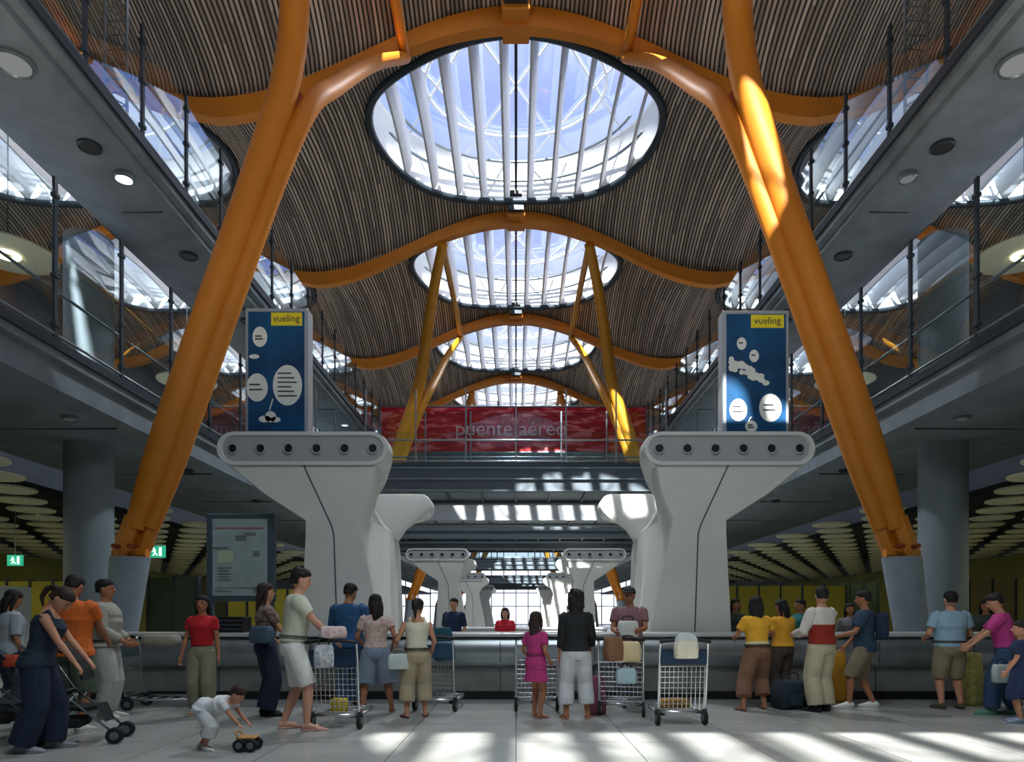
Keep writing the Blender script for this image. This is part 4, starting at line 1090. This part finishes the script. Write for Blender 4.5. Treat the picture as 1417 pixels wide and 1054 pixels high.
# right group
person('woman in yellow top and brown trousers leaning on the counter', FX(1048, 9.72), 9.72, 1.64, 4, fem=True, hair='long', skin='tan', look=(15, 0), lean=4, shirt=('#e0a62c', .60, .6, .014), band=('#d8d19a', .575, .612), legs=('#7d5b44', 1.66, .016, .014), belt=('', .572, .014), shoes=('#6f5446', 'sandal'), hands=((-.13, .2, .62), (.13, .2, .66)), feet=((-.16, -.09), (.07, .02)))
person('second woman in yellow top resting her arms on the counter', FX(1083, 10.46), 10.46, 1.58, 20, fem=True, hair='bob', skin='tan', look=(-20, 12), shirt=('#dca028', .55, .8, .018), legs=('#4b4038', 1.9, .012, .01), hands=((-.1, .2, .70), (.12, .2, .70)), group=None)
person('man in white and rust red sweater with cream trousers turning left', FX(1137, 9.5), 9.5, 1.73, 22, shirt=('#c9c5bb', .545, 1.9, .014), band=('#8e2417', .545, .70), legs=('#b9b294', 1.97, .018, .016), shoes=('#1f2326', 'shoe'), hands=((-.12, .17, .62), (.06, .22, .62)), look=(35, 0), skin='light')
person('man in dark blue shirt and khaki shorts carrying a backpack, facing left', FX(1196, 9.85), 9.85, 1.72, 62, shirt=('#22384f', .49, .7, .018), legs=('#79705a', 1.05, .012, .004), shoes=('#dcdcd8', 'shoe'), hands=((-.12, .2, .60), (.1, .14, .52)), look=(8, 8), feet=((-.08, .11), (.07, -.07)), skin='tan')
person('man in light blue polo and khaki shorts seen from behind', FX(1315, 9.75), 9.75, 1.68, -3, shirt=('#8fb0c0', .535, .66, .018), legs=('#8b8064', 1.02, .014, .004), belt=('', .572, .014), shoes=('#54503e', 'shoe'), hands=((-.14, .14, .60), (.14, .14, .60)), feet=((-.07, 0), (.09, 0)), fat=1.16, sh=1.08, skin='light')
person('woman in magenta top and jeans leaning left at the right edge', FX(1392, 9.2), 9.2, 1.66, 62, fem=True, hair='short', lean=8, look=(0, 14), skin='light', shirt=('#b2357e', .56, .8, .012), legs=('#2a4666', 1.97, .014, .012), shoes=('#5f8f80', 'shoe'), hands=((-.1, .25, .56), (.1, .26, .56)), feet=((-.06, .1), (.07, -.08)))
person('boy in navy shirt with pale print standing at the right edge', FX(1412, 8.5), 8.5, 1.24, 60, hs=1.15, hair='short', shirt=('#1b2c4c', .47, .7, .016), legs=('#1f2f52', 1.12, .02, .02), shoes=('#8d99b2', 'shoe'), hands=((-.1, .12, .52), (.12, .1, .5)), skin='light')
# people across the counter and at the edges
person('person in teal shirt standing across the right counter', FX(1107, 12.6), 12.6, 1.64, 100, shirt=('#1c6a68', .5, .8, .012), legs=('#26303c', 1.97, .012, .01), skin='tan')
person('person in grey top across the counter between sweater and dark shirt', FX(1176, 12.4), 12.4, 1.56, 170, fem=True, hair='long', shirt=('#6c6a6c', .5, .8, .012), legs=('#26303c', 1.97, .012, .01))
person('person in dark green jacket seated beyond the counter at the right', FX(1364, 12.3), 12.3, 1.62, 150, shirt=('#2b3a30', .5, 1.7, .016), legs=('#2b2f2c', 1.97, .012, .01), hair='bob')
person('person in white shirt at the far left edge behind the jeans', FX(14, 8.7), 8.7, 1.66, -30, fem=True, hair='long', shirt=('#9aa3a8', .5, .9, .014), legs=('#2e3b46', 1.97, .014, .014), look=(0, 20), shoes=('#333', 'shoe') if False else ('#33363a', 'shoe'))
person('person in dark clothes across the counter beside the yellow tops', FX(1018, 13.2), 13.2, 1.66, 190, fem=True, hair='long', shirt=('#3a4438', .5, .9, .012), legs=('#26303c', 1.97, .012, .01))

# ------------------------------------------------------------ luggage trolleys
def wheel(parent, x, y, r, w_, rz=0., name='wheel'):
    bm = bmesh.new(); n = 20
    rs = [[Vector((xx, q*math.cos(2*PI*k/n), q*math.sin(2*PI*k/n))) for k in range(n)] for xx, q in ((-w_/2, r*.72), (-w_/2, r*.94), (-w_/4, r), (w_/4, r), (w_/2, r*.94), (w_/2, r*.72))]
    rings(bm, rs); o = link(name, bm, RUBBER, parent, loc=(x, y, r)); o.rotation_euler = (0, 0, rz)
    bm = bmesh.new(); rings(bm, [[Vector((xx, r*.5*math.cos(2*PI*k/n), r*.5*math.sin(2*PI*k/n))) for k in range(n)] for xx in (-w_/2-.006, w_/2+.006)]); link('hub', bm, STEEL, o)
    return o
def trolley(label, x, y, rz, ad='#17324e', group='luggage trolleys in the queue'):
    """handle at the rear (y<0), platform forward"""
    t = thing('luggage_trolley', label, 'luggage trolley', (x, y, 0), math.radians(rz), group)
    bm = bmesh.new(); W = .29
    for s in (-1, 1):
        tube(bm, catmull([(s*W, -.42, .16), (s*W, -.46, .45), (s*W, -.52, .95), (s*W*.96, -.56, 1.02)], 4), .014, 8)
        tube(bm, [(s*W, -.42, .16), (s*W*.9, .1, .15), (s*W*.62, .5, .14)], .016, 8)
    tube(bm, [(-W*.62, .5, .14), (W*.62, .5, .14)], .016, 8); tube(bm, [(-W, -.42, .16), (W, -.42, .16)], .016, 8)
    for i in range(5): tube(bm, [(-W*(.9-.05*i), -.3+i*.19, .155), (W*(.9-.05*i), -.3+i*.19, .155)], .008, 6)
    link('frame', bm, CHROME, t, smooth=True)
    bm = bmesh.new()
    for i in range(11): xx = -W+.02+i*(2*W-.04)/10; tube(bm, [(xx, -.43, .2), (xx, -.475, .72)], .0045, 5)
    for i in range(9): q = i/8; tube(bm, [(-W+.01, -.43-.045*q, .2+.52*q), (W-.01, -.43-.045*q, .2+.52*q)], .0045, 5)
    link('wire_rack', bm, CHROME, t)
    bm = bmesh.new(); box(bm, -W+.01, W-.01, -.525, -.505, .75, .93); bevel(bm, .006, 1); link('advert_panel', bm, mat('advert_'+ad[1:], ad, .4), t)
    bm = bmesh.new(); tube(bm, catmull([(-W*.96-.03, -.56, 1.02), (-W*.5, -.6, 1.04), (0, -.61, 1.045), (W*.5, -.6, 1.04), (W*.96+.03, -.56, 1.02)], 4), .02, 10); link('handle', bm, RUBBER, t, smooth=True)
    for q in ((-W-.02, -W+.02, -.44, -.36, .1, .2), (W-.02, W+.02, -.44, -.36, .1, .2), (-.03, .03, .42, .5, .1, .15)):
        bm = bmesh.new(); box(bm, *q); link('bracket', bm, DARK, t)
    wheel(t, -W, -.4, .09, .04); wheel(t, W, -.4, .09, .04); wheel(t, 0, .46, .07, .045)
    return t
trolley('empty luggage trolley with wire rack facing the viewer, bag on its handle', FX(938, 8.4), 8.72, 3)
trolley('luggage trolley pushed by the teenage boy in white shorts', -2.10, 8.46, -4)
trolley('luggage trolley standing by the red top woman at the left counter', FX(222, 9.75), 9.9, -86, '#3a4a50')
trolley('luggage trolley beside the cream sleeveless top woman at the counter', FX(614, 10.05), 9.95, -10, '#2a4a66')
trolley('luggage trolley behind the girl in magenta', FX(740, 9.95), 9.95, 2, '#8d9aa0')
trolley('loaded luggage trolley in front of the man in the cap', FX(862, 9.45), 9.45, -12, '#6a7f88')

# ------------------------------------------------------------ bags and small things
def softbox(name, label, cat, loc, w_, d_, h_, col_, rz=0., handle=True, hc='#26292c', pat=None, group=None):
    t = thing(name, label, cat, loc, math.radians(rz), group)
    bm = bmesh.new(); rs = []
    for z, q in ((0, .9), (.08, 1), (.5, 1.03), (.85, .95), (1, .8)):
        rs.append([Vector((w_/2*q*(abs(math.cos(a))**.45)*(1 if math.cos(a) > 0 else -1), d_/2*q*(abs(math.sin(a))**.45)*(1 if math.sin(a) > 0 else -1), h_*z)) for a in [2*PI*k/24+.01 for k in range(24)]])
    rings(bm, rs); link('body', bm, cloth(col_, pat), t, True)
    if handle:
        bm = bmesh.new(); tube(bm, catmull([(-w_*.25, 0, h_*.96), (-w_*.2, 0, h_*1.25), (w_*.2, 0, h_*1.25), (w_*.25, 0, h_*.96)], 5), .01, 8); link('handle', bm, cloth(hc), t, True)
    return t
# bag on the empty trolley
t = softbox('handbag', 'cream and white handbag with dark strap hanging on the empty trolley handle', 'bag', (2.0, 8.03, .83), .27, .16, .22, '#d6d0bc', 4)
bm = bmesh.new(); rings(bm, [[Vector((.12*math.cos(PI*k/12), yy, .2+.1*math.sin(PI*k/12))) for k in range(13)] for yy in (-.06, .06)]); link('flap', bm, cloth('#b9c2c6'), t)
t = softbox('parcel', 'yellow and red parcel lying on the low rail of the empty trolley', 'parcel', (2.0, 8.66, .175), .38, .2, .11, '#c9a23c', 0, False, pat='#7a3a2a')
softbox('cloth_bundle', 'white and pink cloth bundle on the handle of the boy\'s trolley', 'bundle', (-2.12, 7.92, 1.07), .3, .16, .14, '#e2dcdc', 20, False, pat='#c89a90')
softbox('white_bag', 'white bag with dark pattern hanging in the boy\'s trolley', 'bag', (-2.2, 7.82, .74), .22, .14, .26, '#dfe2e6', 20, pat='#7b8088')
softbox('yellow_bag', 'small yellow bag low on the boy\'s trolley', 'bag', (-2.15, 8.3, .165), .2, .2, .16, '#c8b42a', 0, False)
softbox('teal_backpack', 'teal backpack standing on the trolley beside the cream top woman', 'bag', (FX(616, 9.6), 9.55, .70), .28, .2, .26, '#23586c', 0, False)
softbox('teal_jacket', 'rolled dark teal jacket on top of the teal backpack', 'jacket', (FX(611, 9.6), 9.56, .97), .3, .18, .2, '#1a4c5c', 12, False)
softbox('shopping_bag', 'white and turquoise paper shopping bag held by the woman in the cream top', 'bag', (FX(552, 8.85), 8.85, .64), .28, .1, .2, '#bccac6', 10, hc='#8a8478')
softbox('cream_bag', 'cream travel bag on the loaded trolley', 'bag', (FX(868, 8.85), 8.85, .74), .34, .28, .26, '#c9b890', 0)
softbox('jacket_bundle', 'brown jacket slung over the left side of the loaded trolley', 'jacket', (FX(848, 8.75), 8.72, .76), .24, .18, .3, '#7d5a40', 25, False)
softbox('striped_bag', 'pale blue plastic bag with yellow bottom strip on the loaded trolley', 'bag', (FX(866, 8.8), 8.78, .46), .26, .12, .2, '#a8c2ca', 0)
t = softbox('pink_bag', 'dusty pink bag on the floor beside the loaded trolley', 'bag', (FX(826, 9.25), 9.25, 0.0), .24, .2, .52, '#8a4c62', 0)
softbox('white_parcel', 'white carrier bag held up by the man in the cap', 'bag', (FX(869, 9.98), 9.98, 1.02), .3, .16, .24, '#d5d8d4', 0)
softbox('denim_bag', 'blue grey shoulder bag at the hip of the patterned blouse', 'bag', (FX(363, 8.85), 8.83, .98), .32, .16, .22, '#3f5668', -20)
softbox('red_bag', 'small orange red bag on the stroller at the far left edge', 'bag', (FX(16, 7.35), 7.35, .78), .15, .1, .13, '#c04a30', 0, False)
softbox('cardboard_box', 'pale cardboard box on the trolley by the left counter', 'box', (FX(222, 9.75), 9.78, .90), .5, .3, .16, '#8e8a7c', 0, False)
t = softbox('backpack', 'large dark backpack standing on the floor beside the red sweater', 'bag', (FX(1094, 9.85), 9.85, 0), .52, .34, .40, '#1d2c36', 15)
bm = bmesh.new(); tube(bm, catmull([(.1, -.18, .34), (.02, -.27, .2), (.06, -.2, .05)], 5), .014, 8); link('strap', bm, cloth('#101820'), t, True)
bm = bmesh.new(); box(bm, -.15, .15, -.21, -.16, .06, .22); bevel(bm, .02, 2); link('front_pocket', bm, cloth('#22323d'), t)
softbox('blue_rucksack', 'dark blue rucksack worn on the back of the man in the dark blue shirt', 'bag', (FX(1196, 9.85)+.2, 9.74, 1.0), .17, .27, .38, '#16243e', -28, False)
softbox('striped_suitcase', 'yellow and white streaked suitcase standing between the light blue polo and the magenta top', 'suitcase', (FX(1352, 10.1), 10.2, 0), .3, .2, .78, '#c2b860', 30, False, pat='#8b8a5c')
softbox('white_tote', 'white tote bag hanging by the jeans of the magenta top woman', 'bag', (FX(1381, 8.95), 8.9, .46), .2, .12, .24, '#a8b4b2', 0)
softbox('amber_bag', 'amber yellow bag leaning on the counter between sweater and dark shirt', 'bag', (FX(1162, 10.4), 10.55, .0), .3, .2, .80, '#c08a22', 0, False)

# toy cart under the toddler's hands
t = thing('toy_cart', 'wooden toy cart with four black wheels under the toddler\'s hands', 'toy', (FX(341, 6.72), 6.72, 0), math.radians(-90))
bm = bmesh.new(); box(bm, -.07, .07, -.08, .10, .12, .15); bevel(bm, .01, 1)
for s in (-1, 1): tube(bm, [(s*.06, -.05, .14), (s*.06, -.09, .19)], .008, 6)
tube(bm, [(-.06, -.09, .19), (.06, -.09, .19)], .012, 8); link('deck', bm, mat('toy_wood', '#b98a4c', .5), t)
for s in (-1, 1):
    wheel(t, s*.075, -.04, .065, .03); wheel(t, s*.075, .07, .065, .03)

# strollers
def stroller(label, x, y, rz, col_):
    t = thing('stroller', label, 'stroller', (x, y, 0), math.radians(rz), None)
    bm = bmesh.new()
    for s in (-1, 1):
        tube(bm, [(s*.2, -.38, 1.0), (s*.21, -.1, .55), (s*.22, .38, .12)], .012, 8)
        tube(bm, [(s*.21, .02, .5), (s*.23, -.3, .1)], .012, 8)
        tube(bm, [(s*.2, -.38, 1.0), (s*.2, -.46, 1.02)], .018, 8)
    for p in ((-.1, .55), (.38, .12), (-.3, .12)): tube(bm, [(-.22, p[0], p[1]), (.22, p[0], p[1])], .01, 6)
    link('frame', bm, STEEL, t, smooth=True)
    bm = bmesh.new(); rs = []
    for y_, z_, w_ in ((-.26, .86, .17), (-.2, .7, .19), (-.12, .5, .2), (-.06, .40, .2), (.1, .38, .2), (.22, .40, .19), (.28, .26, .17)):
        rs.append([Vector((-w_, y_, z_)), Vector((w_, y_, z_)), Vector((w_, y_+.02, z_-.04)), Vector((-w_, y_+.02, z_-.04))])
    rings(bm, rs); link('seat', bm, cloth(col_), t)
    bm = bmesh.new(); rs = []
    for a in range(7):
        th = math.radians(-30+a*22); rs.append([Vector((xx*.2, -.2+.0+.3*math.sin(th), .72+.3*math.cos(th)*(1-.12*xx*xx))) for xx in (-1, -.6, 0, .6, 1)]+[Vector((xx*.19, -.2+.28*math.sin(th), .72+.28*math.cos(th)*(1-.12*xx*xx))) for xx in (1, .6, 0, -.6, -1)])
    rings(bm, rs); link('hood', bm, cloth(col_), t)
    bm = bmesh.new(); box(bm, -.18, .18, -.26, .08, .17, .27); bevel(bm, .02, 1); link('basket', bm, cloth('#1b2022'), t)
    for s in (-1, 1):
        wheel(t, s*.25, -.3, .105, .035); wheel(t, s*.19, .4, .085, .022); wheel(t, s*.24, .4, .085, .022)
    return t
stroller('black stroller held by the woman in navy jeans', FX(104, 7.15), 7.2, -74, '#14181a')
stroller('second dark stroller cut off by the left edge of the view', FX(6, 7.45), 7.45, -60, '#20343a')
